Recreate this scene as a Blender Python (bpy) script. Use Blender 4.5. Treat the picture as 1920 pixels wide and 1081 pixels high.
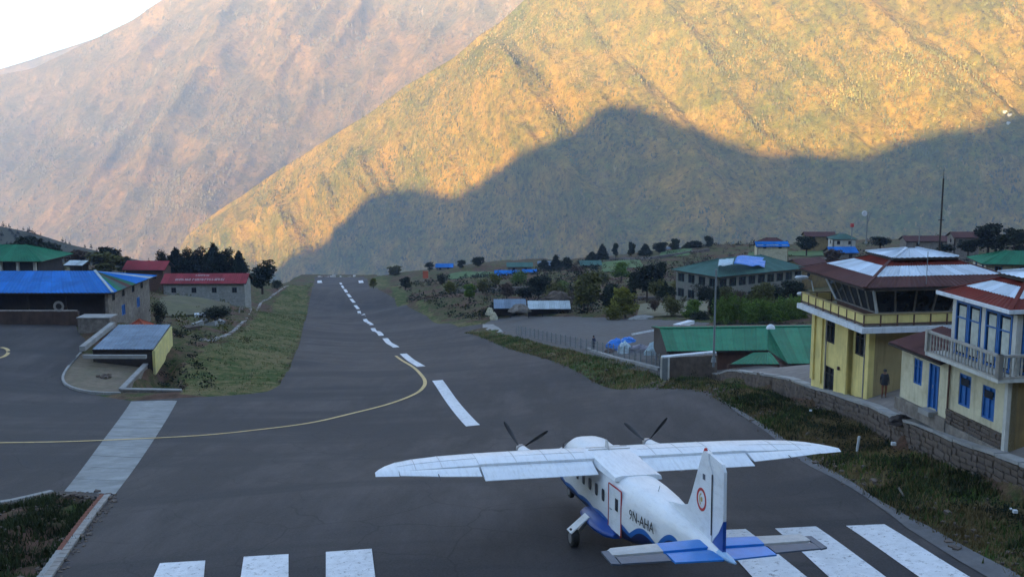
import bpy, math, random
import numpy as np
from math import sin, cos, pi, radians
from mathutils import Vector, Matrix
from mathutils.bvhtree import BVHTree
from mathutils.geometry import delaunay_2d_cdt, tessellate_polygon
random.seed(7)
for o in list(bpy.data.objects): bpy.data.objects.remove(o)
S = bpy.context.scene
COL = S.collection

# ---------------- camera, world, sun, exposure ----------------
F, PITCH = 2000.0, radians(8.5)
cd = bpy.data.cameras.new('camera'); cam = bpy.data.objects.new('camera', cd); COL.objects.link(cam)
cd.sensor_width = 36.0; cd.lens = 36.0*F/1920.0
cd.clip_start = 0.5; cd.clip_end = 40000
cam.location = (0, 0, 0); cam.rotation_euler = (pi/2-PITCH, 0, 0)
S.camera = cam
SUN_ELEV = radians(8.0)
SUN_DIR = Vector((0.52, 0.854, 0)).normalized()*cos(SUN_ELEV) + Vector((0, 0, -sin(SUN_ELEV)))   # travel of light
world = bpy.data.worlds.new("World"); S.world = world; world.use_nodes = True
wn = world.node_tree.nodes; wl = world.node_tree.links; wn.clear()
sky = wn.new('ShaderNodeTexSky'); sky.sky_type = 'NISHITA'; sky.sun_disc = False
sky.sun_elevation = SUN_ELEV; sky.sun_rotation = math.atan2(-SUN_DIR.x, -SUN_DIR.y)
sky.altitude = 2800; sky.air_density = 0.9; sky.dust_density = 0.4; sky.ozone_density = 1.0
bg = wn.new('ShaderNodeBackground'); bg.inputs['Strength'].default_value = 0.10
wo = wn.new('ShaderNodeOutputWorld')
wl.new(sky.outputs[0], bg.inputs[0]); wl.new(bg.outputs[0], wo.inputs[0])
sd = bpy.data.lights.new('sun', 'SUN'); sd.energy = 5.0; sd.angle = radians(0.53); sd.color = (1.0, 0.685, 0.28)
so = bpy.data.objects.new('sun', sd); COL.objects.link(so)
so.rotation_euler = SUN_DIR.to_track_quat('-Z', 'Y').to_euler(); so.location = (0, -50, 60)
S.view_settings.view_transform = 'Standard'; S.view_settings.look = 'None'
S.view_settings.exposure = 2.93; S.view_settings.gamma = 1.0; S.view_settings.use_curve_mapping = False
S.render.engine = 'CYCLES'
S.cycles.volume_bounces = 1; S.cycles.max_bounces = 6
S.cycles.volume_step_rate = 1; S.cycles.transparent_max_bounces = 8

# ---------------- pixels and ground ----------------
SP, CP = sin(PITCH), cos(PITCH)
def P(u, v, Z):
    a, b = (u-960)/F, (v-540.5)/F
    return Vector((a*Z, Z*(CP-b*SP), -Z*(SP+b*CP)))

# ---------------- numpy noise ----------------
def _hash(ix, iy, seed):
    h = (ix.astype(np.int64)*374761393 + iy.astype(np.int64)*668265263 + seed*974711) & 0x7fffffff
    h = ((h ^ (h >> 13))*1274126177) & 0x7fffffff
    return ((h ^ (h >> 16)) & 0xffff)/65535.0
def vnoise(x, y, seed=0):
    ix, iy = np.floor(x), np.floor(y); fx, fy = x-ix, y-iy
    fx = fx*fx*fx*(fx*(fx*6-15)+10); fy = fy*fy*fy*(fy*(fy*6-15)+10)
    a = _hash(ix, iy, seed); b = _hash(ix+1, iy, seed); c = _hash(ix, iy+1, seed); d = _hash(ix+1, iy+1, seed)
    return (a*(1-fx)+b*fx)*(1-fy)+(c*(1-fx)+d*fx)*fy
def fbm(x, y, octs=5, seed=0, gain=.5, ridged=False):
    s = 0; a = 1; t = 0
    for i in range(octs):
        n = vnoise(x*2**i+i*17.3, y*2**i-i*9.1, seed+i)*2-1
        if ridged: n = 1-2*np.abs(n)
        s = s+a*n; t += a; a *= gain
    return s/t

# ---------------- ground height: thin plate spline through surveyed points ----------------
CTRL = [(640,530,566),(655,553,400),(672,585,300),(690,602,243),(706,621,208),(733,643,167),(772,675,130),(820,715,100),(885,797,76),
 (0,610,125),(150,610,128),(0,830,68),(200,740,95),(0,940,52),(150,930,51),(60,1080,38),(300,750,92),(520,735,97),
 (1310,728,87),(1240,728,90),(1110,715,95),(1000,665,120),(870,622,172),(760,580,285),(1560,880,52),(1900,1070,37),(1700,970,43),
 (1750,765,50),(1890,842,42),(1657,745,59),(1520,722,68),(1700,790,51),(1480,712,70),(1310,682,85),(1480,742,68),(1920,905,37),
 (1113,657,118),(1240,690,96),(950,610,165),(1200,597,165),(1300,600,150),(930,590,190),(1400,562,220),
 (800,560,250),(850,530,330),(740,530,450),(700,516,620),(800,505,480),(900,500,450),(1050,498,430),(1100,520,300),(1200,480,420),
 (1320,462,420),(1500,458,430),(1500,520,300),(1700,450,430),(1920,447,430),(1920,520,200),
 (560,600,230),(530,540,450),(545,518,600),(470,530,330),(380,560,210),(320,560,205),(250,600,142),(370,640,137),(350,742,94),(450,600,190),(420,680,118),
 (0,500,250),(150,505,300),(300,508,340)]
cp = [tuple(P(*c)) for c in CTRL]
cp += [(-45,125,-22.8),(-75,110,-22.5),(-45,52,-18),(-70,60,-18)]
cp += [(5.4,36,-14.36),(2.1,35.2,-14.29),(2.4,41.4,-14.73),(5.7,27.4,-13.8),(-8,33,-14.6),(14,40,-14.4),(-6,44,-15.4),(-8,28,-14.1)]
cp += [(0,5,-12.8),(-30,0,-13),(30,10,-11.5),(0,-30,-12),(60,10,-10),(60,60,-11.5),(80,110,-18),(110,200,-27),(-60,-20,-13),(70,-30,-9),(150,300,-35),(-120,200,-24),(-120,60,-17),(150,60,-8)]
cp += [(18.9,97,-21.3),(27,97,-21.0),(36,100,-21.5),(14,96,-21.2),(33,88,-19)]
cp = np.array(cp)
def _U(r2): return np.where(r2 > 1e-9, r2*np.log(r2+1e-12), 0)*0.5
_n = len(cp); SC = 100.0
_K = _U(((cp[:, None, :2]-cp[None, :, :2])**2).sum(-1)/SC**2) + np.eye(_n)*0.004
_Pm = np.c_[np.ones(_n), cp[:, :2]/SC]
_A = np.zeros((_n+3, _n+3)); _A[:_n, :_n] = _K; _A[:_n, _n:] = _Pm; _A[_n:, :_n] = _Pm.T
_w = np.linalg.solve(_A, np.r_[cp[:, 2], 0, 0, 0])
RIM = np.array([(-3000,330),(-400,330),(0,330),(300,370),(480,450),(560,612),(700,622),(760,545),(850,495),(1050,450),(1320,440),(1920,450),(2400,440),(5000,400)], float)
def hsm_np(x, y):
    x = np.asarray(x, float); y = np.asarray(y, float); sh = x.shape
    X = x.ravel(); Y = y.ravel()
    out = np.empty(X.shape)
    Xc = np.clip(X, -200, 220); Yc = np.clip(Y, -60, 640)
    for i in range(0, len(X), 20000):
        d2 = ((Xc[i:i+20000, None]-cp[None, :, 0])**2+(Yc[i:i+20000, None]-cp[None, :, 1])**2)/SC**2
        out[i:i+20000] = _U(d2)@_w[:_n] + _w[_n]+_w[_n+1]*Xc[i:i+20000]/SC+_w[_n+2]*Yc[i:i+20000]/SC
    u = 960+F*X/np.maximum(Y, 1.0)
    rim = np.interp(u, RIM[:, 0], RIM[:, 1])
    d = np.maximum(0, Y-rim)
    out = out - 0.75*d*d/(d+25)
    s = np.maximum(0, np.abs(X-10)-210); out = out - np.where(Y > -10, 0.25*s*s/(s+60), 0)
    out = np.maximum(out, -1050 + 0*out)
    return out.reshape(sh)
def hs(x, y): return float(hsm_np(np.array([x]), np.array([y]))[0])
def G(u, v, dz=0.0):
    d = P(u, v, 1.0); lo, hi = 12.0, None
    prev = 12.0; t = 12.0
    ts = np.concatenate([np.arange(12, 200, 1.0), np.arange(200, 900, 3.0)])
    hz = hsm_np(d.x*ts, d.y*ts); f = d.z*ts-hz
    k = np.where(f < 0)[0]
    if len(k) == 0: return d*600
    k = max(k[0], 1)
    a, b = ts[k-1], ts[k]
    for _ in range(18):
        m = (a+b)/2
        if d.z*m-hs(d.x*m, d.y*m) < 0: b = m
        else: a = m
    t = (a+b)/2; q = d*t
    return Vector((q.x, q.y, q.z+dz))
def onground(u, Z, dz=0.0):
    x = (u-960)/F*Z; y = Z*CP
    for _ in range(6):
        z = hs(x, y); y = (Z + z*SP)/CP       # camera depth Z = y*CP - z*SP
    return Vector((x, y, hs(x, y)+dz))

# ---------------- materials ----------------
def new_mat(name):
    m = bpy.data.materials.new(name); m.use_nodes = True; nt = m.node_tree; nt.nodes.clear()
    o = nt.nodes.new('ShaderNodeOutputMaterial'); b = nt.nodes.new('ShaderNodeBsdfPrincipled')
    nt.links.new(b.outputs[0], o.inputs[0]); return m, nt, b
def node(nt, t, **kw):
    n = nt.nodes.new(t)
    for k, v in kw.items():
        if k.startswith('i_'):
            n.inputs[k[2:].replace('_', ' ')].default_value = v
        else: setattr(n, k, v)
    return n
def ramp(nt, src, stops):
    r = nt.nodes.new('ShaderNodeValToRGB'); e = r.color_ramp.elements
    while len(e) < len(stops): e.new(.5)
    for i, (p, c) in enumerate(stops):
        e[i].position = p; e[i].color = (*c, 1) if len(c) == 3 else c
    nt.links.new(src, r.inputs[0]); return r.outputs[0]
def tnoise(nt, scale, detail=6, rough=.6, vec=None, stretch=None, dist=0):
    n = nt.nodes.new('ShaderNodeTexNoise'); n.inputs['Scale'].default_value = scale
    n.inputs['Detail'].default_value = detail; n.inputs['Roughness'].default_value = rough; n.inputs['Distortion'].default_value = dist
    if vec is None:
        tc = nt.nodes.new('ShaderNodeTexCoord'); vec = tc.outputs['Object']
    if stretch:
        mp = nt.nodes.new('ShaderNodeMapping'); mp.inputs['Scale'].default_value = stretch[:3]
        if len(stretch) > 3: mp.inputs['Rotation'].default_value = (0, 0, stretch[3])
        nt.links.new(vec, mp.inputs[0]); vec = mp.outputs[0]
    nt.links.new(vec, n.inputs['Vector']); return n.outputs['Fac']
def mixc(nt, fac, a, b, mode='MIX'):
    m = nt.nodes.new('ShaderNodeMix'); m.data_type = 'RGBA'; m.blend_type = mode
    for s, v in ((m.inputs[0], fac), (m.inputs[6], a), (m.inputs[7], b)):
        if hasattr(v, 'links') or hasattr(v, 'is_linked'): nt.links.new(v, s)
        elif isinstance(v, (int, float)): s.default_value = v
        else: s.default_value = (*v, 1)
    return m.outputs[2]
def bump(nt, b, src, strength=.4, dist=.05):
    n = nt.nodes.new('ShaderNodeBump'); n.inputs['Strength'].default_value = strength; n.inputs['Distance'].default_value = dist
    nt.links.new(src, n.inputs['Height']); nt.links.new(n.outputs[0], b.inputs['Normal'])
def mat(name, base, var=.25, scale=3., rough=.7, metal=0., dirt=None, dirt_amt=.5, bmp=.2, bd=.02, wscale=None, spec=None):
    """painted or raw surface: base colour with two scales of variation and optional dirt patches"""
    m, nt, b = new_mat(name); c = np.array(base)
    n1 = tnoise(nt, scale, 8, .65); col = ramp(nt, n1, [(.3, tuple(c*(1-var))), (.7, tuple(np.minimum(c*(1+var), .95)))])
    if dirt is not None:
        n2 = tnoise(nt, wscale or scale*.35, 7, .7); f = ramp(nt, n2, [(.52-.1*dirt_amt, (0, 0, 0)), (.75, (dirt_amt,)*3)])
        col = mixc(nt, f, col, dirt)
    if any(k in name for k in ('wall', 'plaster', 'tarmac', 'trim', 'cloth_', 'balcony')):      # rain streaks and grime runs
        n3 = tnoise(nt, 2.4, 5, .7, stretch=(1.6, 1.6, .12)); col = mixc(nt, ramp(nt, n3, [(.50, (0,)*3), (.72, (.55,)*3)]), col, tuple(c*.42))
    nt.links.new(col, b.inputs['Base Color'])
    b.inputs['Roughness'].default_value = rough; b.inputs['Metallic'].default_value = metal
    if spec is not None: b.inputs['Specular IOR Level'].default_value = spec
    if bmp: bump(nt, b, n1, bmp, bd)
    return m

# ---------------- mesh helpers ----------------
class MB:
    def __init__(s): s.v = []; s.f = []; s.m = []
    def add(s, vs, fs, mi=0):
        k = len(s.v); s.v += [tuple(v) for v in vs]; s.f += [tuple(i+k for i in f) for f in fs]; s.m += [mi]*len(fs); return s
    def box(s, c, d, M=None, mi=0):
        cx, cy, cz = c; a, b, h = d[0]/2, d[1]/2, d[2]/2
        vs = [Vector((cx+i*a, cy+j*b, cz+k*h)) for k in (-1, 1) for j in (-1, 1) for i in (-1, 1)]
        if M: vs = [M@v for v in vs]
        return s.add(vs, [(0,2,3,1),(4,5,7,6),(0,1,5,4),(1,3,7,5),(3,2,6,7),(2,0,4,6)], mi)
    def bar(s, p, q, w, h=None, up=Vector((0, 0, 1)), mi=0):
        p = Vector(p); q = Vector(q); d = (q-p); L = d.length; d.normalize()
        u = Vector(up); r = d.cross(u)
        if r.length < 1e-4: r = d.cross(Vector((1, 0, 0)))
        r.normalize(); u = r.cross(d); h = h or w
        vs = [a+r*i*w/2+u*j*h/2 for a in (p, q) for j in (-1, 1) for i in (-1, 1)]
        return s.add(vs, [(0,2,3,1),(4,5,7,6),(0,1,5,4),(1,3,7,5),(3,2,6,7),(2,0,4,6)], mi)
    def cyl(s, p, q, r0, r1=None, n=10, mi=0, caps=True):
        p = Vector(p); q = Vector(q); d = (q-p).normalized(); r1 = r0 if r1 is None else r1
        a = d.orthogonal().normalized(); b = d.cross(a)
        vs = [p+(a*cos(2*pi*i/n)+b*sin(2*pi*i/n))*r0 for i in range(n)]+[q+(a*cos(2*pi*i/n)+b*sin(2*pi*i/n))*r1 for i in range(n)]
        fs = [(i, (i+1) % n, n+(i+1) % n, n+i) for i in range(n)]
        if caps: fs += [tuple(range(n))[::-1], tuple(range(n, 2*n))]
        return s.add(vs, fs, mi)
    def quad(s, a, b, c, d, mi=0): return s.add([a, b, c, d], [(0, 1, 2, 3)], mi)
    def slab(s, pts, th, mi=0):
        """closed plate: polygon pts extruded along its normal (downwards) by th"""
        pts = [Vector(p) for p in pts]; n = len(pts)
        nn = Vector((0, 0, 0))
        for i in range(n): nn += pts[i].cross(pts[(i+1) % n])
        nn.normalize()
        lo = [p-nn*th for p in pts]
        fs = [tuple(range(n)), tuple(range(n, 2*n))[::-1]]+[(i, n+i, n+(i+1) % n, (i+1) % n) for i in range(n)]
        return s.add(pts+lo, fs, mi)
    def prism(s, pts, z0, z1, mi=0):
        n = len(pts); fs = [tuple(range(n))[::-1], tuple(range(n, 2*n))]+[(i, (i+1) % n, n+(i+1) % n, n+i) for i in range(n)]
        return s.add([(p[0], p[1], z0) for p in pts]+[(p[0], p[1], z1) for p in pts], fs, mi)
    def mesh(s, name, mats, smooth=False):
        me = bpy.data.meshes.new(name); me.from_pydata(s.v, [], s.f)
        for m in (mats if isinstance(mats, (list, tuple)) else [mats]): me.materials.append(m)
        if any(s.m): me.polygons.foreach_set('material_index', s.m)
        if smooth:
            me.polygons.foreach_set('use_smooth', [True]*len(me.polygons))
            if smooth != 'all':
                try: me.set_sharp_from_angle(angle=radians(40))
                except Exception: pass
        me.update(); return me
def link(name, me, parent=None, loc=None, rot=None, label=None):
    o = bpy.data.objects.new(name, me); COL.objects.link(o)
    if parent is not None: o.parent = parent
    if loc is not None: o.location = loc
    if rot is not None: o.rotation_euler = rot
    if label: o['label'] = label
    return o
def obj(name, mb, mats, parent=None, smooth=False, **kw): return link(name, mb.mesh(name, mats, smooth), parent, **kw)
def tag(o, label=None, cat=None, group=None, kind=None):
    if label: o['label'] = label
    if cat: o['category'] = cat
    if group: o['group'] = group
    if kind: o['kind'] = kind
    return o
def thing(name, loc, rz, label, cat, group=None):
    o = bpy.data.objects.new(name, None); COL.objects.link(o); o.location = loc; o.rotation_euler = (0, 0, rz)
    o.empty_display_size = .3
    return tag(o, label, cat, group)
def kids(o): return [c for c in bpy.data.objects if c.parent == o]
def copy_tree(o, parent=None, cache={}):
    c = o.copy(); COL.objects.link(c); c.parent = parent
    if o.name not in cache: cache[o.name] = kids(o)
    for ch in cache[o.name]: copy_tree(ch, c)
    return c
def grid_mesh(name, VX, VY, VZ, mats, smooth=True):
    ny, nx = VX.shape
    me = bpy.data.meshes.new(name)
    co = np.stack([VX, VY, VZ], -1).reshape(-1, 3).astype(np.float32)
    i = np.arange((ny-1)*(nx-1)); r = i//(nx-1); c = i % (nx-1); a = r*nx+c
    f = np.stack([a, a+1, a+nx+1, a+nx], 1).astype(np.int32)
    me.vertices.add(len(co)); me.vertices.foreach_set('co', co.ravel())
    me.loops.add(f.size); me.loops.foreach_set('vertex_index', f.ravel())
    me.polygons.add(len(f)); me.polygons.foreach_set('loop_start', np.arange(0, f.size, 4, dtype=np.int32))
    me.polygons.foreach_set('loop_total', np.full(len(f), 4, dtype=np.int32))
    if smooth: me.polygons.foreach_set('use_smooth', np.ones(len(f), dtype=bool))
    for m in mats: me.materials.append(m)
    me.update(calc_edges=True); me.validate(); return me
def soup(name, co, nv, mats, mi=None, smooth=False):
    """fast mesh from an (n*nv,3) array of separate faces with nv corners"""
    me = bpy.data.meshes.new(name); co = np.asarray(co, np.float32).reshape(-1, 3); n = len(co)//nv
    me.vertices.add(len(co)); me.vertices.foreach_set('co', co.ravel())
    me.loops.add(len(co)); me.loops.foreach_set('vertex_index', np.arange(len(co), dtype=np.int32))
    me.polygons.add(n); me.polygons.foreach_set('loop_start', np.arange(0, len(co), nv, dtype=np.int32))
    me.polygons.foreach_set('loop_total', np.full(n, nv, dtype=np.int32))
    if mi is not None: me.polygons.foreach_set('material_index', np.asarray(mi, np.int32))
    for m in mats: me.materials.append(m)
    me.update(calc_edges=True); return me

# polygons on the ground
def inpoly(x, y, poly):
    x = np.asarray(x); r = np.zeros(x.shape, bool); n = len(poly)
    for i in range(n):
        x0, y0 = poly[i][:2]; x1, y1 = poly[(i+1) % n][:2]
        if y0 == y1: continue
        c = ((y0 > y) != (y1 > y)) & (x < (x1-x0)*(y-y0)/(y1-y0)+x0); r ^= c
    return r
def densify(pts, step, closed=True):
    out = []; n = len(pts)
    for i in range(n if closed else n-1):
        a = Vector(pts[i][:2]); b = Vector(pts[(i+1) % n][:2]); k = max(1, int((b-a).length/step))
        out += [tuple(a.lerp(b, j/k)) for j in range(k)]
    if not closed: out.append(tuple(pts[-1][:2]))
    return out
def sheet(name, pts, mats, dz, step=3.0, parent=None, hf=None):
    """a conforming sheet over the ground inside the polygon pts"""
    b = densify(pts, step); n = len(b)
    xs = [p[0] for p in b]; ys = [p[1] for p in b]
    gx, gy = np.meshgrid(np.arange(min(xs)+step*.5, max(xs), step), np.arange(min(ys)+step*.5, max(ys), step))
    gx = gx.ravel(); gy = gy.ravel(); ins = inpoly(gx, gy, b)
    gx, gy = gx[ins], gy[ins]
    bb = np.array(b)
    keep = np.array([((bb-np.array((x, y)))**2).sum(1).min() > (step*.4)**2 for x, y in zip(gx, gy)], bool) if len(gx) else np.zeros(0, bool)
    vs = [Vector(p) for p in b]+[Vector((x, y)) for x, y in zip(gx[keep], gy[keep])]
    v2, e2, f2, _, _, _ = delaunay_2d_cdt(vs, [(i, (i+1) % n) for i in range(n)], [], 1, 1e-4)
    X = np.array([v.x for v in v2]); Y = np.array([v.y for v in v2]); Z = (hf or hsm_np)(X, Y)+dz
    me = bpy.data.meshes.new(name); me.from_pydata([tuple(p) for p in zip(X, Y, Z)], [], [tuple(f) for f in f2])
    for m in (mats if isinstance(mats, (list, tuple)) else [mats]): me.materials.append(m)
    me.polygons.foreach_set('use_smooth', [True]*len(me.polygons)); me.update()
    # face up
    if len(me.polygons) and me.polygons[0].normal.z < 0: me.flip_normals()
    return link(name, me, parent)
def ribbon_pts(center, w):
    c = [Vector(p[:2]) for p in center]; L = []; R = []
    for i, p in enumerate(c):
        d = (c[min(i+1, len(c)-1)]-c[max(i-1, 0)]).normalized(); nrm = Vector((-d.y, d.x))
        L.append(p+nrm*w/2); R.append(p-nrm*w/2)
    return [tuple(p) for p in L+R[::-1]]
def catmull(pts, k=8):
    pts = [Vector(p) for p in pts]; out = []
    for i in range(len(pts)-1):
        p0 = pts[max(i-1, 0)]; p1 = pts[i]; p2 = pts[i+1]; p3 = pts[min(i+2, len(pts)-1)]
        for j in range(k):
            t = j/k; out.append(.5*((2*p1)+(-p0+p2)*t+(2*p0-5*p1+4*p2-p3)*t*t+(-p0+3*p1-3*p2+p3)*t**3))
    out.append(pts[-1]); return out
# ======================= GROUND AND MOUNTAINS =======================
def px(pts): return [tuple(G(u, v)[:2]) for u, v in pts]
PAVE = px([(590,519),(585,545),(577,580),(570,610),(560,650),(545,690),(525,722),(500,735),(430,741),(345,745),(248,751),(222,748),(170,738),(130,728),(118,712),(128,690),(155,660),(160,640),(146,622),(140,608),(60,603),(-60,600),(-500,590),(-600,760),(-500,930),
 (-150,962),(0,948),(100,922),(196,928),(195,945),(150,1003),(84,1090)]) + [(-17.5, 22), (-16.5, 10), (-16,-10), (22,-10), (21,15)] + px([(1960,1108),(1900,1070),(1790,1013),(1700,965),(1560,880),(1470,820),(1400,775),(1345,742),(1310,729),(1240,727),(1110,714),(1000,665),(925,640),(870,623),(892,617),(930,612),(905,607),(860,613),(832,606),(800,592),(765,575),(740,560),(710,543),(690,530),(683,519)])
bbP = np.array(densify(PAVE, 4.0))
def padist(X, Y):
    """signed distance to the pavement outline (negative inside)"""
    out = np.full(X.shape, 1e3); m = (np.abs(X) < 330) & (Y < 680) & (Y > -70)
    xs, ys = X[m], Y[m]; d = np.full(xs.shape, 1e9)
    for i in range(0, len(xs), 20000):
        q = np.full(len(xs[i:i+20000]), 1e9)
        A = bbP; B = np.roll(bbP, -1, 0)
        for a, b in zip(A, B):
            ab = b-a; t = np.clip(((xs[i:i+20000]-a[0])*ab[0]+(ys[i:i+20000]-a[1])*ab[1])/(ab@ab+1e-9), 0, 1)
            q = np.minimum(q, (xs[i:i+20000]-a[0]-t*ab[0])**2+(ys[i:i+20000]-a[1]-t*ab[1])**2)
        d[i:i+20000] = np.sqrt(q)
    ins = inpoly(xs, ys, [tuple(p) for p in bbP]); out[m] = np.where(ins, -d, d); return out
FLAT = []           # other polygons where the ground is kept smooth and slightly lower (yard, terrace)
YARD = px([(905,612),(935,622),(990,640),(1080,665),(1180,690),(1238,705)]) + px([(1330,640),(1330,605),(1200,597),(1060,592),(960,592),(915,600)])
TERR = px([(1316,684),(1400,700),(1480,712),(1560,738),(1640,764),(1700,792),(1800,830),(1925,875)]) + [(30, 22), (75, 22), (75, 100), (48, 100)]
FLAT += [YARD, TERR]
WALL_LINE = [Vector(G(u, v)[:2]) for u, v in ((1300,680),(1316,684),(1400,700),(1480,712),(1560,738),(1640,764),(1700,792),(1800,830),(1925,875),(2050,925))]
ISLAND = px([(118,712),(128,690),(150,664),(290,668),(226,738),(170,737),(130,727)])
PIT = px([(298,672),(330,668),(342,738),(236,738)])
PIT2 = px([(100,928),(192,934),(150,1003),(84,1088),(-60,1090),(20,1010)])
FLAT += [ISLAND]
def polydist(X, Y, line):
    d = np.full(X.shape, 1e9)
    for a, b in zip(line[:-1], line[1:]):
        abx, aby = b.x-a.x, b.y-a.y; t = np.clip(((X-a.x)*abx+(Y-a.y)*aby)/(abx*abx+aby*aby+1e-9), 0, 1)
        d = np.minimum(d, np.hypot(X-a.x-t*abx, Y-a.y-t*aby))
    return d
def edge_in(X, Y, poly):
    return np.where(inpoly(X, Y, poly), polydist(X, Y, [Vector(p) for p in poly+poly[:1]]), 0)
def h_terr(X, Y):
    h = hsm_np(X, Y)
    pd = padist(X, Y)
    near = np.clip(pd/1.5, 0, 1)
    for fp in FLAT:
        near = np.where(inpoly(X, Y, fp), 0, near)
    b = 0.28*fbm(X/5, Y/5, 4, 3)+.16*fbm(X/1.3, Y/1.3, 3, 9)+.12
    far = np.clip((Y-90)/150, 0, 1)*np.clip((pd-4)/15, 0, 1)
    b = b+far*1.1*fbm(X/28, Y/28, 4, 21)
    h = h+near*b-0.07*(1-near)
    dw = polydist(X, Y, WALL_LINE); right = ~inpoly(X, Y, TERR)
    h = h-np.where(right, 1.15*np.exp(-(dw/2.6)**2)*np.clip(pd/2.5, 0, 1)*(Y < 96), 0)
    h = h-np.clip(edge_in(X, Y, PIT)/1.2, 0, 1)*2.1-np.clip(edge_in(X, Y, PIT2)/1.6, 0, 1)*1.1
    deep = np.clip((-h-130)/200, 0, 1); return h+deep*60*fbm(X/420, Y/420, 5, 31, ridged=True)
def axis(a, b, s, lo, hi, g=1.14):
    c = list(np.arange(a, b+.01, s)); d = s; p = b
    while p < hi: d *= g; p += d; c.append(min(p, hi))
    d = s; p = a; q = []
    while p > lo: d *= g; p -= d; q.append(max(p, lo))
    return np.array(q[::-1]+c)
ax = axis(-70, 70, .9, -150, 190, 1.03); ax = np.concatenate([axis(-150, 190, 3.2, -8000, 8000)[:0], ax])
xo = axis(-150, 190, 3.0, -8000, 8000, 1.16)
ax = np.array(sorted(set(np.round(np.concatenate([xo[(xo < -150) | (xo > 190)], ax]), 3))))
ay1 = axis(20, 140, .9, -150, 640, 1.022); yo = axis(-150, 640, 3.0, -2500, 10200, 1.16)
ay = np.array(sorted(set(np.round(np.concatenate([yo[(yo < -150) | (yo > 640)], ay1]), 3))))
GX, GY = np.meshgrid(ax, ay)
GZ = h_terr(GX, GY)

def ground_material():
    m, nt, b = new_mat('grass_and_dirt')
    n1 = tnoise(nt, .12, 8, .7); n2 = tnoise(nt, .9, 8, .75); n3 = tnoise(nt, 6, 6, .7)
    green = ramp(nt, n3, [(.3, (.016, .032, .008)), (.7, (.062, .098, .022))])
    dry = ramp(nt, n3, [(.3, (.060, .042, .024)), (.7, (.19, .14, .078))])
    red = ramp(nt, n2, [(.3, (.045, .024, .019)), (.75, (.17, .095, .068))])
    f = ramp(nt, n2, [(.42, (0,)*3), (.60, (1,)*3)])
    c = mixc(nt, f, green, dry)
    f2 = ramp(nt, n1, [(.46, (0,)*3), (.56, (.9,)*3)])
    c = mixc(nt, f2, c, red)
    nt.links.new(c, b.inputs['Base Color']); b.inputs['Roughness'].default_value = .95; b.inputs['Specular IOR Level'].default_value = .1
    bump(nt, b, n3, .8, .12); return m
M_GROUND = ground_material()
def turf_material():
    m, nt, b = new_mat('verge_turf')
    n1 = tnoise(nt, .10, 6, .7); n2 = tnoise(nt, .8, 8, .75); n3 = tnoise(nt, 7, 6, .7)
    g = ramp(nt, n3, [(.3, (.024, .042, .009)), (.7, (.068, .105, .024))]); d = ramp(nt, n3, [(.3, (.10, .085, .035)), (.7, (.21, .17, .08))])
    f = ramp(nt, mixc(nt, .5, n1, n2), [(.45, (0,)*3), (.57, (1,)*3)]); c = mixc(nt, f, g, d)
    nt.links.new(c, b.inputs['Base Color']); b.inputs['Roughness'].default_value = .95; b.inputs['Specular IOR Level'].default_value = .1; bump(nt, b, n3, .8, .08); return m
me = grid_mesh('ground', GX, GY, GZ, [M_GROUND, turf_material()])
cxm = ((GX[:-1, :-1]+GX[1:, 1:])/2).ravel(); cym = ((GY[:-1, :-1]+GY[1:, 1:])/2).ravel()
tf = np.zeros(cxm.shape, bool)
for pl in ([(590,519),(540,540),(516,560),(488,588),(462,612),(430,640),(345,690),(345,742),(430,741),(500,735),(525,722),(556,650),(572,600)],
           [(870,622),(930,622),(1000,636),(1110,660),(1240,698),(1240,728),(1110,714),(1000,666)], [(683,519),(700,519),(730,535),(800,575),(860,606),(905,606),(860,614),(800,594),(740,562)]):
    tf |= inpoly(cxm, cym, px(pl))
me.polygons.foreach_set('material_index', tf.astype(np.int32)); ground = link('ground', me); tag(ground, kind='structure')

# ---- mountains ----
def mountain_mat(name, lush, dry, rock, sc=1.0, gully=(.02, .025, .012)):
    m, nt, b = new_mat(name)
    n1 = tnoise(nt, .0022*sc, 10, .68, dist=.6); n2 = tnoise(nt, .011*sc, 10, .72); n3 = tnoise(nt, .05*sc, 8, .8)
    n4 = tnoise(nt, .02*sc, 6, .75, stretch=(1.6, .6, .35))
    g = ramp(nt, n3, [(.32, tuple(np.array(lush)*.45)), (.66, tuple(np.array(lush)*1.5))])
    d = ramp(nt, n3, [(.30, tuple(np.array(dry)*.6)), (.7, tuple(np.array(dry)*1.35))])
    f = ramp(nt, n2, [(.43, (0,)*3), (.60, (1,)*3)]); f1 = ramp(nt, n1, [(.36, (0,)*3), (.62, (1,)*3)])
    c = mixc(nt, f, g, d); c = mixc(nt, f1, mixc(nt, .55, c, g), mixc(nt, .35, c, d))
    fr = ramp(nt, n4, [(.60, (0,)*3), (.70, (.75,)*3)]); c = mixc(nt, fr, c, rock)
    fd = ramp(nt, tnoise(nt, .09*sc, 6, .8), [(.36, (.8,)*3), (.48, (0,)*3)]); c = mixc(nt, fd, c, gully)
    nt.links.new(c, b.inputs['Base Color']); b.inputs['Roughness'].default_value = 1; b.inputs['Specular IOR Level'].default_value = 0
    bump(nt, b, n3, 1.0, 14/sc); return m
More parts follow.
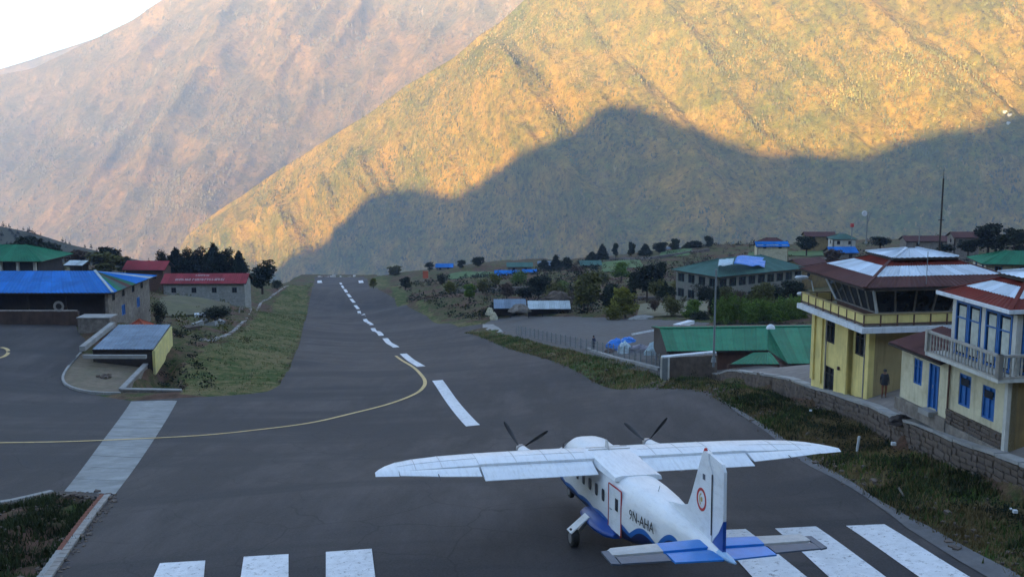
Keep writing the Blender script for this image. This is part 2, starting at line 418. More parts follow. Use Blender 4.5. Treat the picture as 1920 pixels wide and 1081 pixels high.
def mountain(name, crest, base, ns, nt_, mats, amp, wl_, seed, back=1500, u0=None, u1=None, prof=None, skew=0.0):
    """crest, base: lists of (pixel column, pixel row, distance) - the slope spans between them, with gullies running down"""
    cr = np.array(crest, float); ba = np.array(base, float)
    us = np.linspace(cr[0, 0], cr[-1, 0], ns)
    def pt(tab, u):
        v = np.interp(u, tab[:, 0], tab[:, 1]); Z = np.interp(u, tab[:, 0], tab[:, 2])
        a = (u-960)/F; b = (v-540.5)/F
        return np.stack([a*Z, Z*(CP-b*SP), -Z*(SP+b*CP)], -1)
    C = pt(cr, us); B = pt(ba, us)
    # smooth the crest
    ts = np.linspace(0, 1, nt_)[:, None, None]
    w = ts if prof is None else prof(ts)
    V = C[None]*(1-ts)+B[None]*ts; V[..., 2] = (C[None, :, 2]*(1-w[..., 0])+B[None, :, 2]*w[..., 0])
    X, Y, Z = V[..., 0], V[..., 1], V[..., 2]
    s = X/wl_+skew*Z/wl_; t = Z/wl_
    r = fbm(s*1.0+.35*fbm(s, t*.8, 3, seed+50), t*.22, 4, seed, ridged=True)
    r2 = fbm(s*3.1, t*1.2, 5, seed+7, ridged=True); r3 = fbm(s*2, t*2, 7, seed+13, gain=.6)
    fade = np.clip(ts[..., 0]*6, .12, 1)
    r0 = fbm(s*.36+.2*fbm(s, t, 2, seed+70), t*.12, 3, seed+31, ridged=True)
    dsp = amp*(r*1.25+1.9*r0+.5*r2+.38*r3)*fade
    V[..., 1] -= dsp*.85; V[..., 2] += dsp*.35
    # far side
    bt = np.linspace(1, 0, 12, endpoint=False)[:, None]
    Bk = np.stack([C[None, :, 0]*(1+0*bt), C[None, :, 1]+back*bt, C[None, :, 2]-back*.8*bt-0*bt], -1)
    Bk[..., 1] += 60*fbm(Bk[..., 0]/300, Bk[..., 1]/300, 3, seed+3)*bt
    A = np.concatenate([Bk, V], 0)
    me = grid_mesh(name, A[..., 0], A[..., 1], A[..., 2], mats)
    return me, A
M_MR = mountain_mat('mountain_scrub', (.15, .165, .024), (.52, .305, .042), (.58, .42, .16))
crest = [(330,490,4300),(350,445,4200),(400,405,4050),(450,372,3950),(520,322,3850),(580,285,3750),(640,246,3650),(700,208,3560),(760,163,3480),(810,135,3420),(850,113,3380),(900,72,3330),(935,48,3300),(985,0,3250),(1040,-70,3230),(1150,-170,3200),(1300,-260,3200),(1500,-330,3200),(1800,-380,3150),(2300,-480,3100),(3000,-560,3000)]
base = [(330,800,3600),(350,800,3560),(640,900,3000),(985,950,2500),(1300,900,2150),(1800,880,2050),(2300,860,2000),(3000,850,2000)]
me_r, A_r = mountain('mountain_right', crest, base, 760, 380, [M_MR], 80, 520, 5, skew=.55)
mr = link('near_mountain', me_r); tag(mr, kind='structure')
M_ML = mountain_mat('far_mountain_rock', (.13, .115, .045), (.48, .28, .085), (.70, .52, .30), .55)
crest = [(-900,330,7600),(-300,215,7200),(0,142,7000),(60,128,6950),(130,97,6900),(180,72,6850),(245,38,6800),(300,0,6750),(400,-60,6700),(600,-160,6600),(900,-300,6500),(1300,-430,6500),(1800,-480,6500)]
base = [(-900,620,5600),(0,640,5200),(600,660,4900),(1800,700,4700)]
me_l, A_l = mountain('mountain_left', crest, base, 620, 330, [M_ML], 230, 1000, 11, skew=-.45)
ml = link('distant_mountain', me_l); tag(ml, kind='structure')
crest = [(-900,190,9300),(-300,160,9300),(-80,145,9200),(0,130,9200),(60,112,9150),(115,93,9100),(200,66,9000),(400,30,9000),(900,60,9000)]
base = [(-900,520,8600),(900,520,8400)]
me_f, A_f = mountain('mountain_far', crest, base, 200, 60, [M_ML], 90, 900, 23, back=600)
mf = link('farthest_ridge', me_f); tag(mf, kind='structure')

# ---- the ridge behind the viewer, whose shadow lies over the airfield and up the mountain ----
bvh = BVHTree.FromPolygons([tuple(v) for v in A_r[:, ::3].reshape(-1, 3)],
    [(r*((A_r[:, ::3]).shape[1])+c, r*((A_r[:, ::3]).shape[1])+c+1, (r+1)*((A_r[:, ::3]).shape[1])+c+1, (r+1)*((A_r[:, ::3]).shape[1])+c)
     for r in range(A_r.shape[0]-1) for c in range((A_r[:, ::3]).shape[1]-1)])
EDGE = [(560,500),(600,478),(640,415),(680,375),(720,358),(780,353),(830,362),(862,368),(885,350),(930,318),(965,292),(1000,276),(1050,262),(1085,240),(1110,215),(1135,200),(1165,193),(1200,198),(1245,215),(1290,235),(1330,245),(1370,268),(1410,282),(1500,285),(1580,290),(1640,292),(1660,275),(1700,262),(1760,248),(1850,235),(1920,215),(2000,195),(2200,150)]
YR = -1250.0
cr = []
for u, v in EDGE:
    d = P(u, v, 1).normalized(); hit = bvh.ray_cast(Vector((0, 0, 0)), d)
    if hit[0] is None: continue
    p = hit[0]; t = (YR-p.y)/SUN_DIR.y; q = p+SUN_DIR*t; cr.append((q.x, q.z))
cr.sort()
x0, z0 = cr[0]; x1, z1 = cr[-1]
RC = [(x0-3500, 60), (x0-2200, 150), (x0-1100, 215), (x0-450, z0+15), (x0-150, z0-5)]+cr+[(x1+500, z1+60), (x1+1500, z1+120), (x1+3200, z1-100)]
rx = np.array([p[0] for p in RC]); rz = np.array([p[1] for p in RC])
xs = np.linspace(x0-3500, x1+3200, 900); zc = np.interp(xs, rx, rz)
zc = np.convolve(np.pad(zc, 3, 'edge'), np.ones(7)/7, 'valid')+5*fbm(xs/26, xs*0, 3, 3)
tt = np.concatenate([np.linspace(-1, -.05, 14), np.linspace(0, 1, 70)])
RX, TT = np.meshgrid(xs, tt); ZC = np.tile(zc, (len(tt), 1))
RY = np.where(TT < 0, YR+TT*900, YR+TT*1180); RZ = np.where(TT < 0, ZC+TT*(ZC+300), ZC+(-16-ZC)*np.abs(TT)**.8)
n = fbm(RX/300, RY/300, 6, 77, ridged=True)*45*np.clip(np.abs(TT)*4, 0, 1)*np.clip((1-TT)*4, 0, 1); RZ = RZ+n-8*np.clip(TT*5-4.2, 0, 1)
ridge = link('shading_ridge', grid_mesh('ridge', RX, RY, RZ, [M_MR])); tag(ridge, kind='structure'); ridge.name = 'mountain_behind'

# ---- trees standing on the mountain sides ----
def slope_trees(name, A, n, h0, h1, m, seed, thr):
    rs = np.random.RandomState(seed); A = A[12:]; ny, nx = A.shape[:2]
    r = rs.uniform(0, ny-1.001, n); c = rs.uniform(0, nx-1.001, n); i, j = r.astype(int), c.astype(int); fr, fc = (r-i)[:, None], (c-j)[:, None]
    p = A[i, j]*(1-fr)*(1-fc)+A[i+1, j]*fr*(1-fc)+A[i, j+1]*(1-fr)*fc+A[i+1, j+1]*fr*fc
    k = fbm(p[:, 0]/210, p[:, 2]/150, 5, seed+1)+.75*fbm(p[:, 0]/33, p[:, 2]/40, 4, seed+9)+rs.uniform(-.22, .22, n) > thr; p = p[k]; N = len(p)
    h = rs.uniform(h0, h1, N)[:, None]; w = h*rs.uniform(.35, .6, N)[:, None]; a = rs.uniform(0, 6.28, N); T = []
    q = [p+w*np.stack([np.cos(a+t), np.sin(a+t), -.3+0*a], 1) for t in (0, 2.09, 4.19)]; top = p+np.concatenate([0*h, 0*h, h], 1)
    for s in range(3): T.append(np.stack([q[s], q[(s+1) % 3], top], 1))
    return tag(link(name, soup(name, np.concatenate(T).reshape(-1, 3), 3, [m])), kind='stuff')
M_MT = mat('mountain_forest', (.135, .130, .022), .5, .006, 1.0, bmp=0); M_MT2 = mat('mountain_brush', (.30, .20, .035), .4, .006, 1.0, bmp=0)
M_MT3 = mat('distant_forest', (.17, .14, .055), .5, .004, 1.0, bmp=0)
slope_trees('mountain_forest', A_r, 70000, 4, 9, M_MT, 3, .08); slope_trees('mountain_brush', A_r, 30000, 4, 7, M_MT2, 8, -.1)
slope_trees('distant_forest', A_l, 45000, 8, 16, M_MT3, 5, .05)

# ---- haze ----
hz = MB().box((0, 4000, 215), (16400, 13600, 2700)).mesh('haze', [])
hm = bpy.data.materials.new('haze'); hm.use_nodes = True; hm.node_tree.nodes.clear()
ho = hm.node_tree.nodes.new('ShaderNodeOutputMaterial'); hv = hm.node_tree.nodes.new('ShaderNodeVolumePrincipled')
hv.inputs['Color'].default_value = (.52, .68, 1.0, 1); hv.inputs['Density'].default_value = 1.28e-4; hv.inputs['Anisotropy'].default_value = 0.0
hm.node_tree.links.new(hv.outputs[0], ho.inputs['Volume']); hz.materials.append(hm)
haze = link('haze', hz); tag(haze, kind='stuff')

# ---- pavement ----
def mth_(nt, a, b):
    n = nt.nodes.new('ShaderNodeMath'); n.operation = 'MULTIPLY'; nt.links.new(a, n.inputs[0]); nt.links.new(b, n.inputs[1]); return n.outputs[0]
def asphalt_mat():
    m, nt, b = new_mat('asphalt')
    n1 = tnoise(nt, .05, 6, .6, stretch=(1, .35, 1, .17)); n2 = tnoise(nt, .35, 8, .7, stretch=(1, .18, 1, .17)); n3 = tnoise(nt, 14, 5, .7)
    n5 = tnoise(nt, .07, 5, .65, stretch=(.3, 1.6, 1, .1))
    c = ramp(nt, n1, [(.38, (.018, .0135, .014)), (.62, (.053, .042, .040))])
    c = mixc(nt, ramp(nt, n2, [(.45, (0,)*3), (.68, (.8,)*3)]), c, (.088, .073, .071))
    c = mixc(nt, ramp(nt, n5, [(.48, (0,)*3), (.58, (.9,)*3)]), c, (.018, .015, .018))  # dark streaks: stains, plus the shading of humps put into the colour
    c = mixc(nt, .35, c, ramp(nt, n3, [(.3, (.03, .03, .03)), (.7, (.12, .12, .12))]))
    nt.links.new(c, b.inputs['Base Color'])
    b.inputs['Roughness'].default_value = .85; b.inputs['Specular IOR Level'].default_value = .25
    vc = nt.nodes.new('ShaderNodeTexVoronoi'); vc.feature = 'DISTANCE_TO_EDGE'; vc.inputs['Scale'].default_value = .22
    tcx = nt.nodes.new('ShaderNodeTexCoord'); nz = nt.nodes.new('ShaderNodeTexNoise'); nz.inputs['Scale'].default_value = .6; nt.links.new(tcx.outputs['Object'], nz.inputs['Vector'])
    va = nt.nodes.new('ShaderNodeVectorMath'); va.operation = 'ADD'; nt.links.new(tcx.outputs['Object'], va.inputs[0]); nt.links.new(nz.outputs['Color'], va.inputs[1]); nt.links.new(va.outputs[0], vc.inputs['Vector'])
    ck = ramp(nt, vc.outputs['Distance'], [(0, (.75,)*3), (.012, (0,)*3)]); ck = mth_(nt, ck, tnoise(nt, .05, 2)); c = mixc(nt, ck, c, (.014, .012, .013)); nt.links.new(c, b.inputs['Base Color'])
    bump(nt, b, n3, .5, .01); return m
M_ASPH = asphalt_mat()
def h_run(X, Y):      # old settlement humps along the left edge of the strip
    u = 960+F*X/np.maximum(Y, 1); e = np.clip((700-u)/90, 0, 1)*np.clip((Y-88)/15, 0, 1)*np.clip((330-Y)/60, 0, 1)
    return hsm_np(X, Y)+.34*e*np.maximum(0, fbm(X/9, Y/3.2, 3, 91)+.25)
runway = sheet('runway', PAVE, M_ASPH, 0.0, 1.5, hf=h_run); tag(runway, kind='structure')
def paint_mat(name, c):
    m, nt, b = new_mat(name); c = np.array(c); n1 = tnoise(nt, 2.5, 6, .65); n2 = tnoise(nt, 4.5, 10, .85); n3 = tnoise(nt, .5, 4, .6, stretch=(1, .25, 1, .17))
    col = ramp(nt, n1, [(.3, tuple(c*.82)), (.7, tuple(c*1.05))])
    wear = ramp(nt, n2, [(.56, (0,)*3), (.60, (.85,)*3)]); smear = ramp(nt, n3, [(.5, (0,)*3), (.75, (.5,)*3)])
    col = mixc(nt, wear, col, (.075, .07, .07)); col = mixc(nt, smear, col, tuple(c*.45))
    nt.links.new(col, b.inputs['Base Color']); b.inputs['Roughness'].default_value = .75; return m
M_WHITE = paint_mat('white_road_paint', (.70, .72, .74))
M_YEL = paint_mat('yellow_road_paint', (.62, .45, .19))
def mark(name, pts, m=M_WHITE, dz=.03, step=1.2): return sheet(name, pts, m, dz, step, runway)
for q in ([(300,1056),(385,1051),(381,1096),(280,1100)], [(457,1044),(541,1039),(541,1096),(449,1098)], [(611,1035),(697,1029),(705,1094),(611,1096)],
          [(1330,995),(1398,992),(1530,1096),(1425,1098)], [(1453,991),(1530,987),(1672,1090),(1566,1093)], [(1586,986),(1658,983),(1825,1086),(1735,1090)]):
    mark('threshold_bar', px(q))
C0 = G(648, 545)
for (a, b) in [((820,713),(887,798)), ((756,663),(790,687)), ((722,634),(743,651)), ((699,615),(715,629)), ((684,598),(697,609)), ((673,583),(682,593)), ((665,571),(672,579)), ((658,560),(664,567)), ((652,551),(657,557)), ((646,542),(650,548)), ((641,535),(644,540)), ((638,530),(640,533))]:
    A = G(*a); B = G(*b); wd = .46 if a[0] < 800 else .50
    d = (B-A).normalized(); nrm = Vector((-d.y, d.x, 0))*wd
    mark('centreline_dash', [tuple((p+s*nrm)[:2]) for p, s in ((A, -1), (A, 1), (B, 1), (B, -1))])
for u0, u1 in ((596,604),(608,617),(619,629),(637,645),(648,657),(662,667)):
    mark('threshold_bar', px([(u0,515.8),(u1,515.8),(u1+.6,518.6),(u0-.3,518.6)]), dz=.05, step=4)
for u0 in (595, 672): mark('touchdown_mark', px([(u0,526),(u0+8,525.5),(u0+10,530),(u0+1,530.5)]), dz=.05, step=3)
yl = catmull([G(*p) for p in [(-400,836),(-200,833),(0,830),(120,828),(250,823),(380,816),(480,806),(580,793),(660,775),(730,757),(775,740),(792,728),(797,716),(790,703),(770,685),(742,667)]], 6)
mark('taxi_line', ribbon_pts(yl, .34), M_YEL, .036, 1.0)
yl = catmull([G(*p) for p in [(-140,640),(-60,644),(-10,650),(10,653),(16,660),(8,668),(-10,673),(-60,685),(-160,700)]], 6)
mark('taxi_line', ribbon_pts(yl, .38), M_YEL, .036, 1.0)
M_CONC = mat('old_concrete', (.235, .25, .25), .25, .5, .9, dirt=(.10, .105, .10), dirt_amt=.6, wscale=.9)
q0 = px([(246,752),(333,749)]); q1 = px([(120,921),(216,926)])
# concrete drain cover cast in slabs, open joints between
N = 9
for i in range(N):
    def lp(a, b, t): return (a[0]+(b[0]-a[0])*t, a[1]+(b[1]-a[1])*t)
    t0, t1 = i/N+.0012, (i+1)/N-.0012; t0, t1 = t0**.85 if i else 0.002, t1**.85
    s = sheet('concrete_slab', [lp(q0[0], q1[0], t0), lp(q0[1], q1[1], t0), lp(q0[1], q1[1], t1), lp(q0[0], q1[0], t1)], M_CONC, .012+.002*(i % 3), 1.5, runway)
# dirt shoulder on the right edge
M_SHOULD = mat('dusty_shoulder', (.125, .125, .13), .25, 1.5, .95, dirt=(.07, .065, .06), dirt_amt=.6)
sh = px([(1345,744),(1400,777),(1470,822),(1560,882),(1700,967),(1790,1015),(1900,1072),(1960,1110),(1900,1110),(1800,1053),(1700,990),(1620,930),(1540,885),(1440,812),(1380,772)])
sheet('road_shoulder', sh, M_SHOULD, .035, 1.6, runway)
M_GRAV = mat('grey_gravel', (.085, .080, .077), .3, 1.2, .95, dirt=(.075, .06, .045), dirt_amt=.6, wscale=.12)
yard = sheet('gravel_yard', YARD, M_GRAV, .0, 4.0); tag(yard, kind='structure')
M_PAVING = mat('terrace_paving', (.17, .15, .135), .25, 1.2, .95, dirt=(.085, .07, .055), dirt_amt=.5, wscale=.5)
terr = sheet('terrace_path', TERR, M_PAVING, .0, 1.2); tag(terr, kind='structure')
# ======================= AIRCRAFT =======================
M_GLASS = mat('dark_glass', (.015, .02, .028), .2, 3, .12, bmp=0, spec=.6)
M_RUBBER = mat('rubber', (.02, .02, .02), .2, 8, .85)
M_BLACK = mat('black_paint', (.015, .015, .018), .2, 4, .5, bmp=0)
M_METAL = mat('bare_metal', (.35, .36, .38), .2, 6, .4, .8, bmp=0)
def air_white(name='aircraft_white'):
    m, nt, b = new_mat(name)
    tc = nt.nodes.new('ShaderNodeTexCoord')
    n1 = tnoise(nt, .9, 6, .6); n2 = tnoise(nt, 3.5, 8, .75, stretch=(2.5, .35, 1))
    c = ramp(nt, n1, [(.3, (.66, .70, .74)), (.7, (.76, .79, .81))])
    c = mixc(nt, ramp(nt, n2, [(.48, (0,)*3), (.75, (.5,)*3)]), c, (.36, .36, .34))
    nt.links.new(c, b.inputs['Base Color']); b.inputs['Roughness'].default_value = .38; b.inputs['Specular IOR Level'].default_value = .4
    return m
M_AW = air_white()
def mth(nt, op, a, b=None):
    n = nt.nodes.new('ShaderNodeMath'); n.operation = op
    for i, v in enumerate((a, b)):
        if v is None: continue
        if isinstance(v, (int, float)): n.inputs[i].default_value = v
        else: nt.links.new(v, n.inputs[i])
    return n.outputs[0]
def fuselage_mat():
    m, nt, b = new_mat('fuselage_paint')
    tc = nt.nodes.new('ShaderNodeTexCoord'); sp = nt.nodes.new('ShaderNodeSeparateXYZ'); nt.links.new(tc.outputs['Object'], sp.inputs[0])
    xa = mth(nt, 'MULTIPLY', sp.outputs[1], -1); z = sp.outputs[2]
    w = mth(nt, 'ABSOLUTE', mth(nt, 'SINE', mth(nt, 'MULTIPLY', xa, 1.75)))
    aft = mth(nt, 'MULTIPLY', mth(nt, 'SUBTRACT', xa, 9.0), .16); aft = mth(nt, 'MAXIMUM', mth(nt, 'MINIMUM', aft, .9), 0.0)
    bnd = mth(nt, 'ADD', mth(nt, 'ADD', mth(nt, 'MULTIPLY', w, mth(nt, 'ADD', mth(nt, 'MULTIPLY', aft, .55), .10)), 1.22), mth(nt, 'MULTIPLY', aft, .60))
    n1 = tnoise(nt, .9, 6, .6); n2 = tnoise(nt, 4, 8, .75, stretch=(2.0, .5, 2))
    white = ramp(nt, n1, [(.3, (.66, .69, .71)), (.7, (.77, .79, .80))])
    white = mixc(nt, ramp(nt, n2, [(.5, (0,)*3), (.8, (.45,)*3)]), white, (.38, .38, .36))
    f1 = mth(nt, 'GREATER_THAN', bnd, z); f2 = mth(nt, 'GREATER_THAN', mth(nt, 'SUBTRACT', bnd, .17), z)
    c = mixc(nt, f1, white, (.012, .12, .40)); c = mixc(nt, f2, c, (.005, .014, .07))
    nt.links.new(c, b.inputs['Base Color']); b.inputs['Roughness'].default_value = .4
    # panel seams
    s = mth(nt, 'PINGPONG', xa, .55); l = ramp(nt, s, [(0, (0,)*3), (.012, (1,)*3)]); bump(nt, b, l, .5, .01)
    return m
M_FUS = fuselage_mat()
M_BLUE_L = mat('light_blue_paint', (.015, .19, .58), .12, 2, .4, dirt=(.03, .1, .3), dirt_amt=.4, bmp=0)
M_BLUE_D = mat('blue_paint', (.008, .06, .28), .12, 2, .4, bmp=0)
M_GREY_P = mat('weathered_grey_paint', (.42, .42, .41), .15, 3, .5, dirt=(.2, .2, .2), dirt_amt=.5, bmp=0)
M_SLATE = mat('slate_paint_and_shade', (.065, .085, .12), .2, 3, .5, dirt=(.03, .035, .05), dirt_amt=.5, bmp=0)
M_RED = mat('red_paint', (.42, .02, .02), .1, 3, .5, bmp=0)
M_GOLD = mat('ochre_paint', (.45, .34, .10), .1, 3, .5, bmp=0)

plane = bpy.data.objects.new('propeller_aircraft', None); COL.objects.link(plane)
AX = [Vector((0.97314, 0.2293, -0.02065)), Vector((-0.23019, 0.97079, -0.0677)), Vector((0.00452, 0.07063, 0.99749))]
Mw = Matrix(((AX[0].x, AX[1].x, AX[2].x, 2.0135), (AX[0].y, AX[1].y, AX[2].y, 42.9729), (AX[0].z, AX[1].z, AX[2].z, -14.8422), (0, 0, 0, 1)))
plane.matrix_world = Mw; PLANE_M = Mw
tag(plane, 'white twin propeller aircraft with blue belly and red ring on its fin', 'aircraft')
def L(x, y, z): return Vector((-y, -x, z))      # x aft of the nose, y to the left, z up
def loft(mb, secs, caps=True, mi=0):
    k = len(mb.v); n = len(secs[0])
    for s in secs: mb.v += [tuple(p) for p in s]
    for i in range(len(secs)-1):
        for j in range(n):
            a = k+i*n+j; b = k+i*n+(j+1) % n; mb.f.append((a, b, b+n, a+n)); mb.m.append(mi)
    if caps: mb.f.append(tuple(k+j for j in range(n))[::-1]); mb.f.append(tuple(k+(len(secs)-1)*n+j for j in range(n))); mb.m += [mi, mi]
    return mb
FS = [(0.0,.06,1.42,1.55),(.25,.24,1.20,1.70),(.6,.40,1.06,1.85),(1.1,.53,.95,2.0),(1.8,.66,.86,2.13),(2.4,.74,.81,2.24),(2.75,.78,.79,2.45),(3.1,.82,.78,2.74),(3.6,.86,.76,2.95),(4.2,.88,.75,3.03),(5.2,.88,.75,3.0),
      (7,.87,.75,2.86),(9.5,.87,.75,2.86),(10.5,.84,.9,2.85),(11.5,.76,1.12,2.81),(12.5,.63,1.36,2.75),(13.5,.48,1.62,2.68),(14.5,.34,1.86,2.60),(15.3,.24,2.03,2.53),(16.0,.14,2.18,2.45),(16.5,.05,2.27,2.39)]
def fus_sec(x, w, zb, zt, n=36, e=3.6):
    out = []
    for i in range(n):
        a = 2*pi*(i+.5)/n; ca, sa = cos(a), sin(a)
        y = w*math.copysign(abs(ca)**(2/e), ca); z = (zt+zb)/2+(zt-zb)/2*math.copysign(abs(sa)**(2/e), sa)
        if z > (zt+zb)/2: y *= 1-.10*((z-(zt+zb)/2)/((zt-zb)/2))**2
        out.append(L(x, y, z))
    return out
mb = MB(); loft(mb, [fus_sec(*s, e=2.4+min(1.2, s[0]*.5) if s[0] < 12 else max(2.2, 3.6-.4*(s[0]-12))) for s in FS])
obj('fuselage', mb, M_FUS, plane, smooth=True)
# wing sections
def airfoil(y, xl, xt_full, cut, z, th, drop=.1):
    c = xt_full-xl; up = []; lo = []
    for i in range(11):
        t = (1-cos(pi*i/10))/2; t = t*(cut-xl)/c
        yt = th*c*5*(.2969*math.sqrt(t)-.126*t-.3516*t*t+.2843*t**3-.1015*t**4)
        cm = .03*4*t*(1-t)*c-drop*t
        up.append(L(xl+t*c, y, z+cm+yt*1.0)); lo.append(L(xl+t*c, y, z+cm-yt*.8))
    return up[::-1]+lo[1:]
WS = [(0,5.35,7.95,7.12,2.83,.15),(2.5,5.36,7.95,7.12,2.83,.15),(4.92,5.42,7.95,7.12,2.84,.14)]
WO = [(4.92,5.42,7.85,7.14,2.84,.14),(6.2,5.55,7.72,7.16,2.86,.125),(7.1,5.80,7.62,7.2,2.88,.11),(7.7,6.15,7.6,7.25,2.90,.09)]
WT = [(7.7,6.15,7.6,7.59,2.90,.09),(8.1,6.62,7.6,7.59,2.915,.07),(8.35,7.05,7.6,7.59,2.925,.05),(8.5,7.42,7.62,7.61,2.93,.03)]
for s in (1, -1):
    mb = MB(); loft(mb, [airfoil(s*y, *r) for y, *r in WS]); loft(mb, [airfoil(s*y, *r) for y, *r in WO]); obj('wing', mb, M_AW, plane, smooth=True)
    mb = MB(); loft(mb, [airfoil(s*y, *r) for y, *r in WT]); obj('wing_tip', mb, M_AW, plane, smooth=True)
    def wedge(y, x0, x1, z0, z1, t0): return [L(x0, y, z0+t0*.5), L(x0+.05, y, z0+t0*.62), L((x0+x1)/2, y, (z0+z1)/2+t0*.38), L(x1, y, z1+.01), L(x1, y, z1-.01), L((x0+x1)/2, y, (z0+z1)/2-t0*.25), L(x0, y, z0-t0*.5)]
    mb = MB(); loft(mb, [wedge(s*.93, 7.16, 8.02, 2.79, 2.60, .15), wedge(s*4.88, 7.16, 8.02, 2.79, 2.60, .15)]); fl = obj('flap', mb, M_AW, plane, smooth=True)
    mb = MB(); loft(mb, [wedge(s*4.96, 7.18, 7.84, 2.81, 2.71, .12), wedge(s*6.2, 7.2, 7.76, 2.82, 2.75, .11), wedge(s*7.68, 7.28, 7.64, 2.87, 2.83, .07)]); al = obj('aileron', mb, M_AW, plane, smooth=True)
    for yy in (1.6, 3.3, 4.5):
        mb = MB(); mb.box(tuple(L(7.35, s*yy, 2.62)), (.06, .7, .12)); obj('hinge_fairing', mb, M_GREY_P, fl)
    mb = MB(); mb.cyl(L(7.6, s*6.4, 2.8), L(8.0, s*6.4, 2.72), .02, .012, 6); obj('static_wick', mb, M_BLACK, al)
    # nacelle and propeller
    mb = MB(); secs = []
    for x, r, z in ((3.62,.16,2.52),(3.72,.21,2.50),(4.1,.28,2.43),(4.9,.36,2.42),(6.0,.38,2.56),(6.9,.30,2.58),(7.6,.12,2.62)):
        secs.append([L(x, s*2.55+r*cos(2*pi*i/16), z+r*sin(2*pi*i/16)*1.05) for i in range(16)])
    loft(mb, secs); nc = obj('engine_nacelle', mb, M_AW, plane, smooth=True)
    mb = MB(); mb.cyl(L(4.5, s*2.9, 2.35), L(5.3, s*2.98, 2.25), .08, .09, 10); obj('exhaust_pipe', mb, M_METAL, nc)
    mb = MB(); mb.box(tuple(L(3.74, s*2.55, 2.38)), (.34, .16, .16)); obj('air_intake', mb, M_BLACK, nc)
    mb = MB(); secs = []
    for x, r in ((3.05,.02),(3.12,.09),(3.25,.15),(3.42,.19),(3.6,.2)): secs.append([L(x, s*2.55+r*cos(2*pi*i/14), 2.53+r*sin(2*pi*i/14)) for i in range(14)])
    loft(mb, secs); obj('spinner', mb, M_METAL, nc, smooth=True)
    a0 = radians(31 if s > 0 else 49)
    for k in range(4):
        a = a0+k*pi/2; rad = Vector((-sin(a), 0, cos(a))); tang = Vector((cos(a), 0, sin(a)))
        secs = []
        for r, ch, tw in ((.12,.08,60),(.35,.15,48),(.7,.19,36),(.98,.17,27),(1.18,.12,22),(1.26,.05,20)):
            cc = L(3.4, s*2.55, 2.53)+rad*r; t = radians(tw); dch = tang*cos(t)+Vector((0, 1, 0))*sin(t); dn = rad.cross(dch)
            secs.append([cc+dch*ch/2, cc+dn*.015, cc-dch*ch/2, cc-dn*.015])
        mb = MB(); loft(mb, secs); obj('propeller_blade', mb, M_BLACK, nc)
# panel seams on the upper wing skin
for s in (1, -1):
    mb = MB()
    for y, r in ((1.5,WS[1]),(2.5,WS[1]),(3.6,WS[1]),(4.92,WO[0]),(6.2,WO[1]),(7.1,WO[2])):
        q = [p+Vector((0, 0, .004)) for p in airfoil(s*y, *r[1:])[:11]]
        for a, b in zip(q[:-1], q[1:]): mb.bar(a, b, .018, .006)
    for k in (4, 7):
        q = [airfoil(s*y, *r[1:])[k]+Vector((0, 0, .005)) for y, r in ((1.0,WS[1]),(2.5,WS[1]),(4.92,WO[0]),(6.2,WO[1]),(7.1,WO[2]),(7.7,WO[3]))]
        for a, b in zip(q[:-1], q[1:]): mb.bar(a, b, .015, .006)
    o = obj('panel_seams', mb, M_GREY_P, plane); o['kind'] = 'stuff'
# centre fairing over fuselage
mb = MB()
secs = []
for x, zt in ((5.2, 2.90), (5.6, 3.02), (6.2, 3.06), (7.0, 3.03), (8.1, 2.94), (9.4, 2.88)):
    secs.append([L(x, .84, 2.7), L(x, .80, zt-.05), L(x, .6, zt), L(x, -.6, zt), L(x, -.80, zt-.05), L(x, -.84, 2.7)])
loft(mb, secs); obj('wing_root_fairing', mb, M_AW, plane, smooth=True)
mb = MB(); mb.bar(L(6.35, .78, 3.072), L(6.35, -.78, 3.072), .02, .02); mb.bar(L(6.0, .78, 3.07), L(6.0, -.78, 3.07), .014, .014); obj('roof_seam', mb, M_GREY_P, plane)
mb = MB(); mb.slab([L(6.0, .0, 3.35), L(6.25, .02, 3.35), L(6.45, .02, 3.05), L(5.95, .0, 3.05)], .03); obj('antenna', mb, M_GREY_P, plane)
mb = MB(); mb.bar(L(11.2, 0, 2.78), L(11.35, 0, 3.02), .02, .02); obj('antenna', mb, M_GREY_P, plane)
# fin, rudder
def flat(pts, th0, y=0): # x,z outline, thickness
    n = len(pts); vs = [L(x, y+th0/2, z) for x, z in pts]+[L(x, y-th0/2, z) for x, z in pts]
    return MB().add(vs, [tuple(range(n)), tuple(range(n, 2*n))[::-1]]+[(i, n+i, n+(i+1) % n, (i+1) % n) for i in range(n)])
fin = flat([(11.9,2.70),(12.6,2.86),(13.3,2.98),(13.75,3.12),(14.0,3.5),(14.45,4.35),(14.72,4.86),(14.85,4.93),(15.15,4.93),(15.15,4.75),(15.3,4.55),(15.42,4.40),(15.42,2.5),(14.6,2.5),(12.5,2.6)], .13)
fo = obj('fin', fin, M_AW, plane)
rd = flat([(15.18,4.92),(15.98,4.82),(16.12,4.62),(16.14,3.3),(15.85,2.9),(15.46,2.55),(15.46,4.42),(15.34,4.58),(15.18,4.76)], .09)
ro = obj('rudder', rd, M_AW, plane)
obj('rudder_foot', flat([(16.14,3.28),(16.14,2.42),(15.46,2.42),(15.46,2.52),(15.85,2.88)], .094), M_BLUE_D, plane)
mb = MB(); mb.cyl(L(14.8, 0, 4.9), L(14.8, 0, 5.0), .07, .04, 8); obj('beacon', mb, M_RED, plane)
mb = MB(); mb.cyl(L(15.42, .07, 2.7), L(15.42, .07, 4.4), .018, .018, 6); obj('rudder_hinge', mb, M_BLACK, plane)
